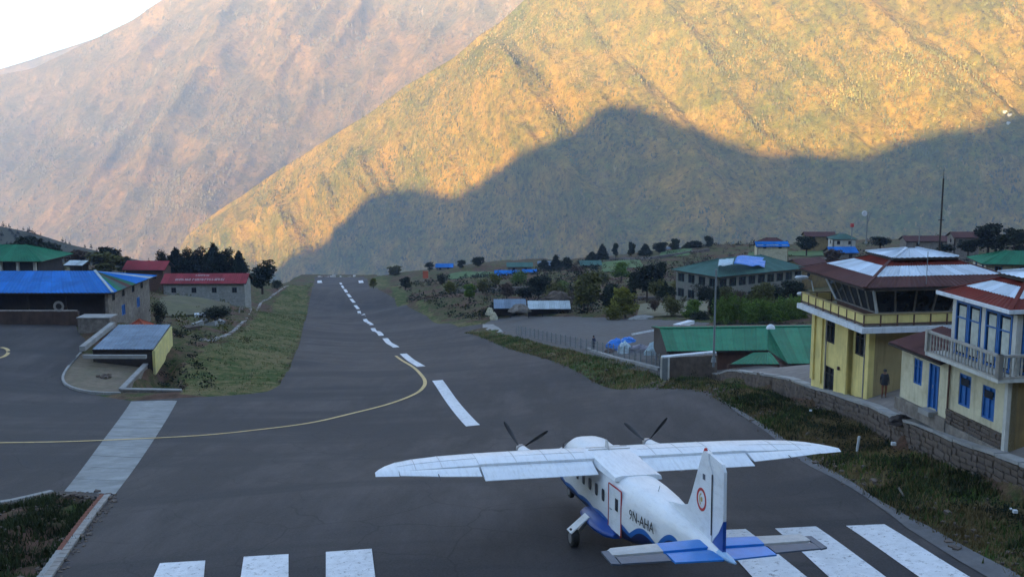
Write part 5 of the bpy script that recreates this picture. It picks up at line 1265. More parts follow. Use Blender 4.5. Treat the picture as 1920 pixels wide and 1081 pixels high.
# sheet roofed shed in the gully edge
SH = thing('sheet_roofed_shed', (0, 0, 0), 0, 'flat shed with grey blue metal sheets and yellow side wall beside the planted island', 'shed')
a, b, c, d = P(172,651,108), P(287,655,108), P(320,614,120), P(222,612,120); a.z = b.z = -22.05; c.z = d.z = -21.75
roof_plane(SH, a, b, c, d, [(.5, R_GREY), (1.0, R_GREY)], 1.1, amp=.025)
mb = MB(); mb.slab([Vector((b.x-.1, b.y, -22.2)), Vector((c.x-.1, c.y, -21.95)), Vector((c.x-.1, c.y, -24.5)), Vector((b.x-.1, b.y, -24.7))], .25); obj('wall', mb, mat('bright_yellow_wall', (.62, .54, .20), .15, 1.5, .9, dirt=(.35, .33, .25), dirt_amt=.7, wscale=1.2), SH)
for t in (.25, .5, .75):
    q = b.lerp(c, t); obj('window', MB().slab([Vector((q.x-.08, q.y-.4, -22.9)), Vector((q.x-.08, q.y+.4, -22.8)), Vector((q.x-.08, q.y+.4, -23.4)), Vector((q.x-.08, q.y-.4, -23.5))], .1), M_GLASS, SH)
mb = MB(); mb.slab([Vector((a.x, a.y+.4, -22.2)), Vector((b.x-.2, b.y+.4, -22.2)), Vector((b.x-.2, b.y+.4, -25)), Vector((a.x, a.y+.4, -25))], .2); obj('wall', mb, M_DARKW, SH)
obj('parapet', MB().bar(Vector((a.x-.9, a.y-.2, -21.95)), Vector((d.x-.6, d.y, -21.7)), .55, .5), M_COPE, SH)
obj('kerb', MB().bar(Vector((a.x-.4, a.y-1.2, -22.55)), Vector((b.x-.3, b.y-1.2, -22.55)), .4, .35), M_COPE, SH)
pr_ = thing('pyramid_roof_hut', P(262, 612, 122), 0, 'tiny hut with an orange red pyramid roof behind the flat sheet roof', 'hut')
mb = MB(); mb.box((0, 0, -1.2), (2.6, 2.6, 1.9)); obj('wall', mb, M_PALEW, pr_); hip(pr_, -1.75, 1.75, -1.75, 1.75, -.25, .85, 1.74, [(.99, R_ORANGE)], .9)
# planter island: earth, kerbs, low L wall
isl = sheet('planted_island', ISLAND, mat('bare_earth', (.15, .115, .075), .3, 1.5, .95, dirt=(.07, .08, .035), dirt_amt=.7, wscale=.7), .10, 1.5); tag(isl, kind='structure')
kb = catmull([G(u, v) for u, v in [(152,663),(128,690),(118,712),(132,727),(172,737),(226,739)]], 5)
ko = bpy.data.objects.new('island_kerb', None); COL.objects.link(ko); tag(ko, 'curved pale kerb round the bare earth island on the left apron', 'kerb')
for p, q in zip(kb[:-1], kb[1:]):
    obj('kerb_stone', MB().bar(p+Vector((0,0,.08)), p.lerp(q, .97)+Vector((0,0,.08)), .22, .26), M_COPE, ko)
LW = bpy.data.objects.new('low_wall', None); COL.objects.link(LW); tag(LW, 'L shaped low wall with pale top around the dark pit by the island', 'wall')
for a, b in ((G(292,669), G(228,736)), (G(228,736), G(341,738))):
    k = max(2, int((b-a).length/1.6))
    for i in range(k):
        p, q = a.lerp(b, i/k), a.lerp(b, (i+.97)/k); obj('coping', MB().bar(p+Vector((0,0,.36)), q+Vector((0,0,.36)), .5, .12), M_COPE, LW)
    obj('wall_core', MB().bar(a+Vector((0,0,-.5)), b+Vector((0,0,-.5)), .36, 1.6), M_STONEW, LW)
# drain hole stones on the island
for u, v, lab in ((218,676,'small pale stone ring on the island, nearer the shed'), (200,709,'heap of grey stones in the middle of the bare earth island')):
    c = G(u, v); o = thing('stone_heap', c, 0, lab, 'stone heap'); rr = random.Random(u)
    for i in range(9):
        a = i*2*pi/9; r = .6 if u == 218 else rr.uniform(.1, .8); s_ = link('stone', STONE_ME[i % 6], o, (r*cos(a)*1.3, r*sin(a), .22), (rr.random(), rr.random(), a)); s_.scale = (.4, .35, .3)
# kerb walls, bottom left
BLW = bpy.data.objects.new('drain_wall', None); COL.objects.link(BLW); tag(BLW, 'rust coloured brick drain wall with pale near end at lower left', 'wall')
a, b = G(197, 931), G(78, 1092); d = (b-a); n_ = 26
M_BRICK = mat('rust_brick', (.17, .055, .03), .3, 3, .9, dirt=(.08, .04, .03), dirt_amt=.5)
bk = MB(); bk.box((0, 0, 0), (1, 1, 1)); BK = bk.mesh('brick', M_BRICK); BKP = bk.mesh('brick', M_COPE)
nrm = Vector((d.y, -d.x, 0)).normalized()
if nrm.x > 0: nrm = -nrm
rz_ = math.atan2(d.y, d.x)
for i in range(n_):
    p = a+d*((i+.5)/n_); p.z = hs(p.x, p.y)
    for k in range(3):
        o = link('brick', BKP if i > n_*.72 else BK, BLW, p+nrm*.14+Vector((0, 0, .03-.2*k)), (0, 0, rz_)); o.scale = (d.length/n_*.93, .2, .17)
    obj('coping', MB().bar(p-d/n_*.47-nrm*.12+Vector((0,0,.06)), p+d/n_*.47-nrm*.12+Vector((0,0,.06)), .3, .14), M_GREYT if i % 5 else M_COPE, BLW)
obj('wall_core', MB().bar(a+Vector((0,0,-.7))+nrm*.1, b+Vector((0,0,-.7))+nrm*.1, .3, 1.2), M_DARKW, BLW)
kb = [G(u, v) for u, v in ((-120,960),(-40,950),(20,941),(60,932),(98,923))]
K2 = bpy.data.objects.new('apron_kerb', None); COL.objects.link(K2); tag(K2, 'pale kerb between the left apron and the grass at lower left', 'kerb')
for p, q in zip(kb[:-1], kb[1:]):
    k = 3
    for i in range(k): obj('kerb_stone', MB().bar(p.lerp(q, i/k)+Vector((0,0,.03)), p.lerp(q, (i+.96)/k)+Vector((0,0,.03)), .3, .2), M_COPE, K2)
hw = tag(obj('headwall', MB().bar(G(102,924)+Vector((0,0,-.35)), G(196,931)+Vector((0,0,-.35)), .3, .8), M_DARKW), 'dark concrete end wall where the drain cover meets the grass pit', 'wall')
# track and stone edging along the left verge
TRK = bpy.data.objects.new('verge_wall', None); COL.objects.link(TRK); tag(TRK, 'winding pale stone edging wall along the left grass verge of the runway', 'wall')
tp = catmull([G(u, v) for u, v in [(376,640),(404,637),(432,627),(452,608),(466,592),(486,575),(505,560),(522,547),(540,537)]], 5)
for p, q in zip(tp[:-1], tp[1:]):
    p.z = hs(p.x, p.y); q.z = hs(q.x, q.y)
    obj('edge_stone', MB().bar(p+Vector((0,0,random.uniform(-.1,.12))), p.lerp(q, .94)+Vector((0,0,random.uniform(-.1,.12))), random.uniform(.4,.65), .6), random.choice((M_COPE, M_STONEW, M_GREYT)), TRK)
# ======================= SMALL THINGS, PEOPLE, PLANTS =======================
def person(name, loc, rz, h, top_m, leg_m, label, stride=.12):
    o = thing(name, loc, rz, label, 'person'); k = h/1.7
    J = {'pelvis':(0,0,.92),'waist':(0,0,1.08),'chest':(0,.01,1.30),'neck':(0,.02,1.47),'head':(0,.03,1.56),'crown':(0,.03,1.66),
         'hl':(.09,0,.88),'kl':(.10,stride*.8,.48),'al':(.10,-stride*.3,.09),'tl':(.11,-stride*.3+.17,.04),'hr':(-.09,0,.88),'kr':(-.10,stride*.1,.48),'ar':(-.10,-stride*1.6,.11),'tr':(-.11,-stride*1.6+.16,.05),
         'sl':(.17,0,1.40),'el':(.23,-.05,1.13),'wl':(.24,.06,.90),'fl':(.24,.09,.80),'sr':(-.17,0,1.40),'er':(-.23,-.03,1.13),'wr':(-.24,.08,.90),'fr':(-.24,.11,.80)}
    R_ = {'pelvis':.15,'waist':.14,'chest':.17,'neck':.06,'head':.095,'crown':.085,'hl':.10,'kl':.065,'al':.045,'tl':.04,'hr':.10,'kr':.065,'ar':.045,'tr':.04,'sl':.075,'el':.05,'wl':.035,'fl':.035,'sr':.075,'er':.05,'wr':.035,'fr':.035}
    ED = [('pelvis','waist'),('waist','chest'),('chest','neck'),('neck','head'),('head','crown'),('pelvis','hl'),('hl','kl'),('kl','al'),('al','tl'),('pelvis','hr'),('hr','kr'),('kr','ar'),('ar','tr'),('chest','sl'),('sl','el'),('el','wl'),('wl','fl'),('chest','sr'),('sr','er'),('er','wr'),('wr','fr')]
    N = list(J); me = bpy.data.meshes.new('body'); me.from_pydata([Vector(J[n])*k for n in N], [(N.index(a), N.index(b)) for a, b in ED], [])
    t = bpy.data.objects.new('tmp', me); COL.objects.link(t); md = t.modifiers.new('s', 'SKIN'); sk = me.skin_vertices[0].data
    for i, n in enumerate(N): sk[i].radius = (R_[n]*k, R_[n]*k*.85); sk[i].use_root = (n == 'pelvis')
    sb = t.modifiers.new('u', 'SUBSURF'); sb.levels = 2; sb.render_levels = 2
    dg = bpy.context.evaluated_depsgraph_get(); dg.update(); nm = bpy.data.meshes.new_from_object(t.evaluated_get(dg)); bpy.data.objects.remove(t)
    nm.materials.clear()
    for m in (leg_m, top_m, M_SKIN, M_BLACK): nm.materials.append(m)
    for p in nm.polygons:
        c = p.center/k; p.use_smooth = True
        p.material_index = 3 if c.z < .1 else (2 if (c.z > 1.44 and abs(c.x) < .12) or (abs(c.x) > .19 and c.z < .88) else (1 if c.z > .88 or abs(c.x) > .19 else 0))
    b = link('body', nm, o)
    mb = MB(); secs = [[Vector((r*cos(2*pi*i/10), .015+r*sin(2*pi*i/10)*1.1-.01, z))*k for i in range(10)] for z, r in ((1.60,.105),(1.66,.108),(1.71,.085),(1.735,.03))]; loft(mb, secs); obj('hair', mb, M_BLACK, o, smooth=True)
    # jacket hem and face
    mb = MB(); secs = [[Vector((r*cos(2*pi*i/14)*1.15, r*.85*sin(2*pi*i/14), z))*k for i in range(14)] for z, r in ((.80,.175),(.95,.165),(1.15,.16),(1.34,.175),(1.44,.10))]; loft(mb, secs); obj('jacket', mb, top_m, o, smooth=True)
    mb = MB(); mb.bar(Vector((0, .115, 1.575))*k, Vector((0, .15, 1.555))*k, .025*k); obj('nose', mb, M_SKIN, o)
    return o
person('person', G(1657, 746), 2.9, 1.62, M_CLOTHB, M_CLOTHR, 'person in black jacket and rust trousers walking on the terrace by the tower')
person('person', G(1113, 658), .8, 1.75, mat('navy_cloth', (.02, .03, .07), .2, 8, .9), M_CLOTHB, 'person in dark clothes standing beside the wire fence near the gravel yard', .03)

# fence along the yard
fp = catmull([G(u, v) for u, v in [(968,626),(1010,636),(1060,648),(1120,662),(1180,676),(1236,690)]], 6)
FN = bpy.data.objects.new('wire_fence', None); COL.objects.link(FN); tag(FN, 'low wire mesh fence of pale posts along the gravel yard', 'fence')
wire = MB()
for i, p in enumerate(fp):
    p.z = hs(p.x, p.y); obj('post', MB().cyl(p-Vector((0,0,.3)), p+Vector((0,0,1.35)), .06, .05, 6), M_POLE, FN)
    if i:
        a, b = fp[i-1], p
        for h in (.15, .5, .85, 1.2): wire.bar(a+Vector((0,0,h)), b+Vector((0,0,h)), .025)
        k = int((b-a).length/.3)
        for j in range(1, k): q = a.lerp(b, j/k); wire.bar(q+Vector((0,0,.1)), q+Vector((0,0,1.22)), .018)
w = obj('wire_mesh', wire, M_POLE, FN); w['kind'] = 'stuff'
fk = obj('footing', MB(), M_COPE) if False else None
# kerb strip under the verge
ks = [G(u, v) for u, v in [(1100,655),(1150,672),(1200,684),(1238,694)]]
KB = bpy.data.objects.new('concrete_kerb', None); COL.objects.link(KB); tag(KB, 'pale concrete strip at the foot of the wire fence', 'kerb')
for p, q in zip(ks[:-1], ks[1:]):
    for i in range(4): obj('kerb_stone', MB().bar(p.lerp(q, i/4)+Vector((0,0,.12)), p.lerp(q, (i+.96)/4)+Vector((0,0,.12)), .5, .25), M_COPE, KB)
cs = sheet('concrete_apron', px([(905,608),(925,608),(945,624),(930,630),(905,616)]), M_COPE, .06, 2.0); tag(cs, kind='structure')

# covered bundles by the fence
def blob(name, label, c, s, m, seed, cat='bundle', n=14):
    mb = MB(); vs = []; rr = random.Random(seed)
    for j in range(n//2+1):
        ph = pi/2*j/(n//2)
        for i in range(n):
            a = 2*pi*i/n; r = cos(ph)*(1+.3*(vn2(3*cos(a)+seed, 3*sin(a)+j*.7)-.5)*2); vs.append(Vector((s[0]*r*cos(a), s[1]*r*sin(a), s[2]*sin(ph)*(1+.25*(vn2(i*.9+seed, j*.8)-.5)))))
    fs = [(j*n+i, j*n+(i+1) % n, (j+1)*n+(i+1) % n, (j+1)*n+i) for j in range(n//2) for i in range(n)]+[tuple(range(n))[::-1]]
    mb.add(vs, fs); o = obj(name, mb, m, None, loc=c); return tag(o, label, cat)
blob('tarp_bundle', 'bright blue tarpaulin bundle nearest the person by the fence', P(1155,654,117), (1.0,.9,1.2), M_TARP, 1)
blob('tarp_bundle', 'smaller flat blue tarpaulin bundle right of the bright blue one', P(1178,640,121), (.8,.7,.55), M_TARP, 2)
blob('cloth_heap', 'pale sheeting heap just right of the blue bundles', P(1170,664,112), (.75,.7,1.4), M_PALEC, 3)
blob('cloth_heap', 'wide mauve grey heap between pale sheeting and boundary posts', P(1200,664,112), (1.5,.9,1.1), mat('mauve_sheeting', (.22,.21,.24), .3, 3, .9), 5)
blob('cloth_heap', 'pale blue heap against the left end of the green roofed building', P(1224,666,108), (.8,.7,1.35), M_PALEC, 7)
blob('brown_heap', 'dark brown heap under the blue tarpaulin bundle', P(1143,664,114), (.6,.6,.7), M_BROWNT, 9)
def beam(name, label, p, q, w, m, cat='beam'): return tag(obj(name, MB().bar(p, q, w, w*.5), m), label, cat)
beam('metal_beam', 'long pale beam slanting up to the left end of the green roof', P(1187,626,125), P(1262,612,120), .45, M_TRIMW)
beam('metal_sheet', 'pale metal sheet lying above the green roof, centre', P(1268,611,124), P(1296,603,130), .8, M_TRIMW, 'metal sheet')
beam('metal_beam', 'short pale beam lying right of the metal sheet above the green roof', P(1290,611,118), P(1318,618,112), .4, M_TRIMW)
blob('rubble_heap', 'pale rubble heap at the far edge of the gravel yard, right half', P(1205,600,163), (2.2,1.2,.8), M_COPE, 12, 'rubble heap')
blob('rubble_heap', 'grey rubble heap between the two open sheds', P(975,584,176), (1.6,1.2,1.3), M_STONEW, 14, 'rubble heap')
blob('rubble_heap', 'pale rubble heap on top of the bank behind the silver shed', P(1045,566,190), (2.4,1.4,2.0), M_STONE, 17, 'rubble heap')
for i, (u, v, Z, r) in enumerate([(918,590,172,.6),(926,599,168,.55)]):
    blob('boulder', 'pale boulder at the left corner of the yard, %s of two' % ('upper' if i == 0 else 'lower'), P(u, v, Z), (r,r,1.2), mat('pale_boulder', (.45,.42,.30), .2, 3, .9) if i == 0 else bpy.data.materials['pale_boulder'], 20+i, 'boulder')
o = thing('marker_board', G(798, 527), 0, 'small orange marker board on posts at the far right verge', 'marker')
obj('board', MB().bar((0, 0, 1.2), (0, 0, 4.2), 2.2, .12, up=Vector((0, 1, 0))), mat('orange_paint', (.42, .08, .03), .2, 2, .7), o)
for x in (-.9, .9): obj('post', MB().bar((x, .1, -.5), (x, .1, 1.4), .2), M_POLE, o)
# white debris on the left of the verge track
rr = random.Random(9)
for i, (u, v, lab) in enumerate([(372,611,'leftmost white stone block above the verge wall'),(384,606,'white stone block leaning, second from left above the verge wall'),(398,612,'low white stone slab below the dark bush'),(412,607,'rightmost white stone block above the verge wall'),(350,618,'grey slab left of the white stone blocks'),(362,622,'small grey block in front of the white stone blocks')]):
    c = G(u, v); mb = MB(); mb.box((0, 0, .3), (rr.uniform(1.2, 2.2), .8, rr.uniform(.5, 1.1)), Matrix.Rotation(rr.uniform(-.3, .3), 4, 'Y')); o = obj('stone_block', mb, M_COPE if i < 4 else M_STONE, None, loc=c, rot=(0, 0, rr.uniform(-1, 1))); tag(o, lab, 'stone block')
o = thing('white_box', G(372,606), .3, 'small white and dark box in the field below the red roofed long house', 'box'); o.location = G(375, 596)
mb = MB(); mb.box((0, 0, .4), (1.8, 1, .8)); obj('body', mb, M_TRIMW, o); mb = MB(); mb.box((0.2, -.52, .35), (.7, .06, .5)); obj('opening', mb, M_BLACK, o)
for i, (u, v, a, lab) in enumerate([(447,590,.5,'leftmost bare stick beside the verge wall'),(455,586,-.2,'tall bare stick right of the leftmost stick by the verge wall'),(462,578,.35,'bare stick furthest along the verge wall')]):
    c = G(u, v); tag(obj('stick', MB().cyl(c-Vector((0,0,.3)), c+Vector((a, .2, 2.4)), .13, .07, 6), M_GREYT), lab, 'stick')
tag(obj('white_post', MB().bar(G(1607,838)-Vector((0,0,.2)), G(1607,838)+Vector((.08,0,.55)), .09), M_TRIMW), 'small white tilted post in the grass beyond the right wing tip', 'post')
tag(obj('stick', MB().bar(G(1699,932)-Vector((0,0,.1)), G(1699,932)+Vector((-.25,.2,.35)), .06), M_GREYT), 'short pale stick in the grass at the lower right', 'stick')
for i, (u, v, s) in enumerate([(1675,835,.16),(1903,963,.12),(1895,958,.06),(1520,772,.1)]):
    o = link('pale_stone', STONE_ME[i], None, G(u, v, .1)); o.scale = (s*1.4, s, s); o.data = STONE_ME[i].copy(); o.data.materials[0] = M_TRIMW
    tag(o, ['white stone lying below the retaining wall near its middle','bright white stone at the far right of the grass bank','tiny white stone left of the bright white stone','small white stone on the bank near the tower end'][i], 'stone')
blob('dark_hollow_mound', 'dark mound standing for a round hollow in the retaining wall by the terrace', G(1690,796,.05), (.6,.5,.45), M_DARKW, 31, 'pile')  # solid mound; the darkness of the hollow is only its colour

# ---------------- plants ----------------
def leaf_mat(name, c, var=.6, sc=1.2):
    m, nt, b = new_mat(name); c = np.array(c); n = tnoise(nt, sc, 3, .6); n2 = tnoise(nt, sc*6, 2, .6)
    col = ramp(nt, n, [(.35, tuple(c*(1-var))), (.65, tuple(c*(1+var)))]); col = mixc(nt, .35, col, ramp(nt, n2, [(.35, tuple(c*.5)), (.65, tuple(c*1.6))]))
    oi = nt.nodes.new('ShaderNodeObjectInfo'); h = nt.nodes.new('ShaderNodeHueSaturation'); nt.links.new(col, h.inputs['Color']); nt.links.new(mth(nt, 'ADD', mth(nt, 'MULTIPLY', oi.outputs['Random'], .5), .75), h.inputs['Value'])
    nt.links.new(h.outputs[0], b.inputs['Base Color']); b.inputs['Roughness'].default_value = .8; b.inputs['Specular IOR Level'].default_value = .15; return m
L_DARK = leaf_mat('dark_foliage', (.018, .026, .014)); L_PINE = leaf_mat('pine_needles', (.013, .024, .017)); L_GREEN = leaf_mat('green_foliage', (.095, .155, .026))
L_OLIVE = leaf_mat('olive_foliage', (.085, .085, .025)); L_YEL = leaf_mat('yellow_green_foliage', (.13, .13, .022)); L_BROWN = leaf_mat('brown_twigs', (.075, .05, .035)); M_BARK = mat('bark', (.06, .045, .035), .3, 4, .95)
def crown_soup(blobs, nleaf, size, seed):
    rs = np.random.RandomState(seed); out = []
    for (cx, cy, cz, r, rzz) in blobs:
        n = int(nleaf*(r**2)); d = rs.normal(size=(n, 3)); d /= np.linalg.norm(d, axis=1)[:, None]
        rad = r*(.35+.65*rs.random_sample(n)**.45)*(1+.25*np.sin(5*d[:, 0]+3*d[:, 2]+cx*4))
        p = d*rad[:, None]; p[:, 2] *= rzz/r; p += (cx, cy, cz)
        a = rs.normal(size=(n, 3)); a /= np.linalg.norm(a, axis=1)[:, None]; b = np.cross(a, rs.normal(size=(n, 3))); b /= np.linalg.norm(b, axis=1)[:, None]
        s = size*(.6+.8*rs.random_sample(n))[:, None]
        out.append(np.stack([p-a*s, p-b*s*.6, p+a*s, p+b*s*.6], 1))
    return np.concatenate(out).reshape(-1, 3)
def make_tree(kind, leafm, seed, h=6.0, w=3.0):
    rr = random.Random(seed); t = MB(); blobs = []
    if kind == 'pine':
        t.cyl((0, 0, -.6), (0, 0, h*.95), .16, .03, 7); k = 11
        for i in range(k):
            z = h*(.14+.80*i/k); r = w/2*(1-(i/k)**1.6)*rr.uniform(.8, 1.1)+.15
            for j in range(5):
                a = j*1.26+i*.7+rr.uniform(-.3, .3); blobs.append((r*.5*cos(a), r*.5*sin(a), z+rr.uniform(-.15, .15), r*.62+.1, .36*h/6+.05)); t.cyl((0, 0, z), (r*.8*cos(a), r*.8*sin(a), z-.1), .04, .015, 4, caps=False)
    elif kind == 'column':
        t.cyl((0, 0, -.6), (0, 0, h*.7), .1, .03, 6)
        for i in range(9): blobs.append((rr.uniform(-.12, .12)*w, rr.uniform(-.12, .12)*w, h*(.12+.78*i/9), w*.38*(1-.6*abs(i/8-.35)), h*.12))
    elif kind == 'shrub':
        for i in range(9):
            a = rr.uniform(0, 6.28); r = rr.uniform(0, .32)*w; blobs.append((r*cos(a), r*sin(a), h*rr.uniform(.25, .68), w*rr.uniform(.2, .32), h*rr.uniform(.2, .32))); t.cyl((0, 0, -.4), (r*cos(a), r*sin(a), h*.5), .05, .02, 4, caps=False)
    elif kind == 'bare':
        def br(p, d, ln, r, dep):
            q = p+d*ln; t.cyl(p, q, r, r*.6, 5, caps=False)
            if dep > 0:
                for _ in range(3): br(q if rr.random() < .6 else p.lerp(q, .7), (d+Vector((rr.uniform(-.8, .8), rr.uniform(-.8, .8), rr.uniform(-.1, .5)))).normalized(), ln*.72, r*.6, dep-1)
        br(Vector((0, 0, -.4)), Vector((0, 0, 1)), h*.32, .13, 4)
        for i in range(6): a = rr.uniform(0, 6.28); r = rr.uniform(.1, .4)*w; blobs.append((r*cos(a), r*sin(a), h*rr.uniform(.45, .9), w*.16, w*.16))
    else:
        t.cyl((0, 0, -.6), (0, 0, h*.5), .16, .10, 8)
        for i in range(16):
            a = rr.uniform(0, 6.28); z = h*rr.uniform(.22, .86); r = rr.uniform(.05, .34)*w*(1-abs(z/h-.5)*1.1); rad = w*rr.uniform(.17, .27)
            blobs.append((r*cos(a), r*sin(a), z, rad, rad*.85)); t.cyl((0, 0, h*.35), (r*cos(a), r*sin(a), z), .08, .03, 5, caps=False)
    dens = {'pine':210, 'column':300, 'shrub':260, 'bare':90, 'leafy':280}[kind]; sz = {'pine':.16, 'column':.14, 'shrub':.15, 'bare':.06, 'leafy':.19}[kind]
    co = crown_soup(blobs, dens, sz*h/6 if kind != 'shrub' else .14, seed)
    return t.mesh('trunk', M_BARK), soup('crown', co, 4, [leafm])
TP = {}
def tree(kind, leafm, u, vt, vb, Z, wpx, label, group=None, name=None, cat='tree', lean=0):
    h = (vb-vt)/F*Z; w = wpx/F*Z; var = random.randint(0, 2); key = (kind, leafm.name, var)
    if key not in TP: TP[key] = make_tree(kind, leafm, hash(kind) % 7+var*13+len(TP), 6.0, 4.0)
    tr, cr_ = TP[key]; p = P(u, vb, Z)
    o = thing(name or {'pine':'pine_tree','column':'pine_tree' if 'pine' in label else 'cypress_tree','shrub':'shrub','bare':'bare_tree','leafy':'broadleaf_tree'}[kind], p, random.uniform(0, 6.28), label, cat, group)
    a = link('trunk', tr, o); b = link('crown', cr_, o); o.scale = (w/4.0, w/4.0, h/6.0); o.rotation_euler[0] = lean
    return o
random.seed(11)
ORD = ['leftmost', 'second from left', 'third from left', 'fourth from left', 'fifth from left', 'sixth from left', 'seventh from left', 'eighth from left', 'ninth from left', 'tenth from left', 'eleventh from left', 'twelfth from left']
for i, (u, vt, w) in enumerate([(307,465,30),(331,460,36),(352,460,30),(374,458,36),(402,451,34),(427,460,36),(449,466,28)]):
    tree('pine' if i in (1, 4, 6) else 'column', L_PINE, u, vt, 517, 250, w*(1.05 if i in (1,4,6) else 1.15), 'dark pine, %s in the row behind the crimson roof' % ORD[i], 'pines behind the crimson roof')
for i, (u, vt, w) in enumerate([(318,476,26),(342,478,26),(363,474,26),(388,472,28),(415,472,26)]):
    tree('pine', L_DARK, u, vt, 516, 268, w, 'further dark pine, %s in the back row behind the crimson roof' % ORD[i], 'back row of pines')
tree('leafy', L_PINE, 492, 483, 545, 235, 62, 'large dark tree right of the crimson roofed house, by the verge wall')
tree('shrub', L_DARK, 520, 520, 542, 290, 26, 'small dark bush right of the large dark tree, beside the far verge', cat='bush')
LT = [('leafy',L_DARK,60,434,505,255,64,'big dark tree behind the green roof at the far left'),('leafy',L_DARK,95,448,505,262,50,'dark tree right of the big dark tree, far left'),
 ('leafy',L_BROWN,150,466,508,250,58,'brownish tree above the blue roof ridge, left'),('leafy',L_OLIVE,195,470,515,235,80,'wide olive bush above the blue roof ridge'),('leafy',L_DARK,205,457,505,262,56,'dark round tree behind the wide olive bush'),
 ('leafy',L_DARK,20,452,505,262,46,'dark tree behind the left edge roof'),('shrub',L_OLIVE,112,486,512,230,40,'olive bush beside the small shelter, left'),('leafy',L_DARK,232,478,512,262,34,'small dark tree left of the maroon roof')]
for k in LT: tree(*k)
for i, (u, vt, vb, Z, w, m) in enumerate([(404,566,600,170,70,L_DARK),(298,560,610,140,30,L_DARK),(330,610,650,132,34,L_DARK)]):
    tree('shrub', m, u, vt, vb, Z, w, ['wide dark brown bush above the verge wall','dark bush at the right end of the blue roofed building','dark bush beside the yellow shed wall'][i], cat='bush')
# skyline trees on the right
SKY = [(1129,455,482,22),(1154,451,480,16),(1184,450,476,18),(1210,455,474,24),(1238,450,472,30),(1266,443,470,24),(1290,452,470,26),(1306,448,468,28),(1328,437,466,20),(1110,470,488,26),(1385,454,470,22)]
for i, (u, vt, vb, w) in enumerate(SKY):
    tree('leafy' if i % 3 else 'pine', L_DARK, u, vt, vb+6, 415, w, 'dark skyline tree above the green terraces, %s of the ridge row' % (ORD+['last'])[i if i < 9 else (0 if i == 9 else 11)] if i != 9 else 'dark bush at the left foot of the skyline ridge row', 'skyline trees')
for k in [('leafy',L_DARK,865,485,503,455,18,'smaller lone round tree on the skyline right of the runway end'),('leafy',L_DARK,896,478,502,450,26,'larger lone round tree on the skyline right of the runway end'),
 ('leafy',L_DARK,805,490,507,440,24,'dark bush on the skyline beside the orange marker'),('leafy',L_OLIVE,740,497,518,480,34,'olive brown bush at the right of the runway end'),('pine',L_DARK,1042,474,520,380,26,'lone dark conifer left of the terraced fields'),
 ('leafy',L_DARK,1062,480,520,385,36,'dark tree right of the lone conifer'),('leafy',L_DARK,1020,485,515,380,30,'dark tree left of the lone conifer'),('leafy',L_BROWN,1080,496,530,330,40,'brown tree below the far grey green roof'),
 ('leafy',L_OLIVE,1095,508,588,178,66,'tall olive tree beside the silver shed'),('leafy',L_DARK,1145,524,592,176,50,'black green tree between olive and yellow green trees'),('leafy',L_YEL,1172,536,602,166,58,'yellow green tree at the far edge of the gravel yard'),
 ('shrub',L_YEL,1150,566,604,164,40,'low yellow green shrub at the foot of the yellow green tree'),
 ('leafy',L_DARK,1213,486,560,205,50,'tall dark tree left of the dull green lodge'),('leafy',L_DARK,1236,482,560,208,36,'dark tree just right of the tall dark tree by the lodge'),('leafy',L_DARK,1190,505,562,206,40,'dark bushy tree left of the tall dark tree by the lodge'),
 ('leafy',L_DARK,1010,510,562,230,50,'dark tree behind the silver shed'),('leafy',L_DARK,985,535,562,220,40,'dark bush behind the rubble between the sheds'),('shrub',L_OLIVE,1040,520,566,215,50,'olive shrub left of the tall olive tree'),
 ('bare',L_BROWN,1290,470,530,260,50,'bare brown tree left of the lodge roof'),('bare',L_BROWN,1318,465,525,262,44,'bare brown tree touching the left end of the lodge roof'),('bare',L_BROWN,1268,500,545,230,36,'small bare brown tree between dark tree and lodge'),
 ('column',L_DARK,1340,528,600,152,26,'dark columnar tree just left of the bright green shrubs'),('shrub',L_DARK,1312,575,608,150,46,'low dark bush left of the bright green shrubs'),('column',L_DARK,1466,545,592,150,24,'dark pointed tree above the bright green shrubs, right'),
 ('column',L_DARK,1497,548,600,148,24,'dark pointed tree beside the tower balcony'),('leafy',L_OLIVE,1415,538,590,155,34,'brown green small tree above the bright green shrubs'),('leafy',L_OLIVE,1362,540,590,156,30,'olive small tree above the left bright green shrubs'),
 ('leafy',L_DARK,1512,438,475,330,40,'dark round bush on the skyline left of the tower'),('leafy',L_DARK,1852,412,476,235,70,'large skyline tree at the upper right, left of the pair'),('leafy',L_DARK,1900,424,480,225,62,'large skyline tree at the far upper right edge'),
 ('leafy',L_DARK,1815,445,478,235,40,'dark bush left of the large skyline tree pair'),('leafy',L_DARK,1772,455,480,240,36,'small dark bush behind the tower roof peak, right'),('leafy',L_DARK,1650,440,465,310,40,'low dark bushes on the skyline above the tower roof')]: tree(*k)
for i in range(9):
    tree('shrub', L_GREEN, 1352+i*19+random.uniform(-3, 3), 548+random.uniform(-5, 7), 616, 138+2*(i % 3), 42, 'bright green shrub, %s in the row behind the green roof' % ORD[i], 'bright green shrubs')
for i in range(8):
    tree('shrub', L_DARK, 1345+i*22, 600, 620, 132, 34, 'shrub coloured dark for the shade at the foot, %s in the low front row behind the green roof' % ORD[i], 'dark front shrubs')  # dark foliage stands for shade at the foot of the bright shrubs
random.seed(23)
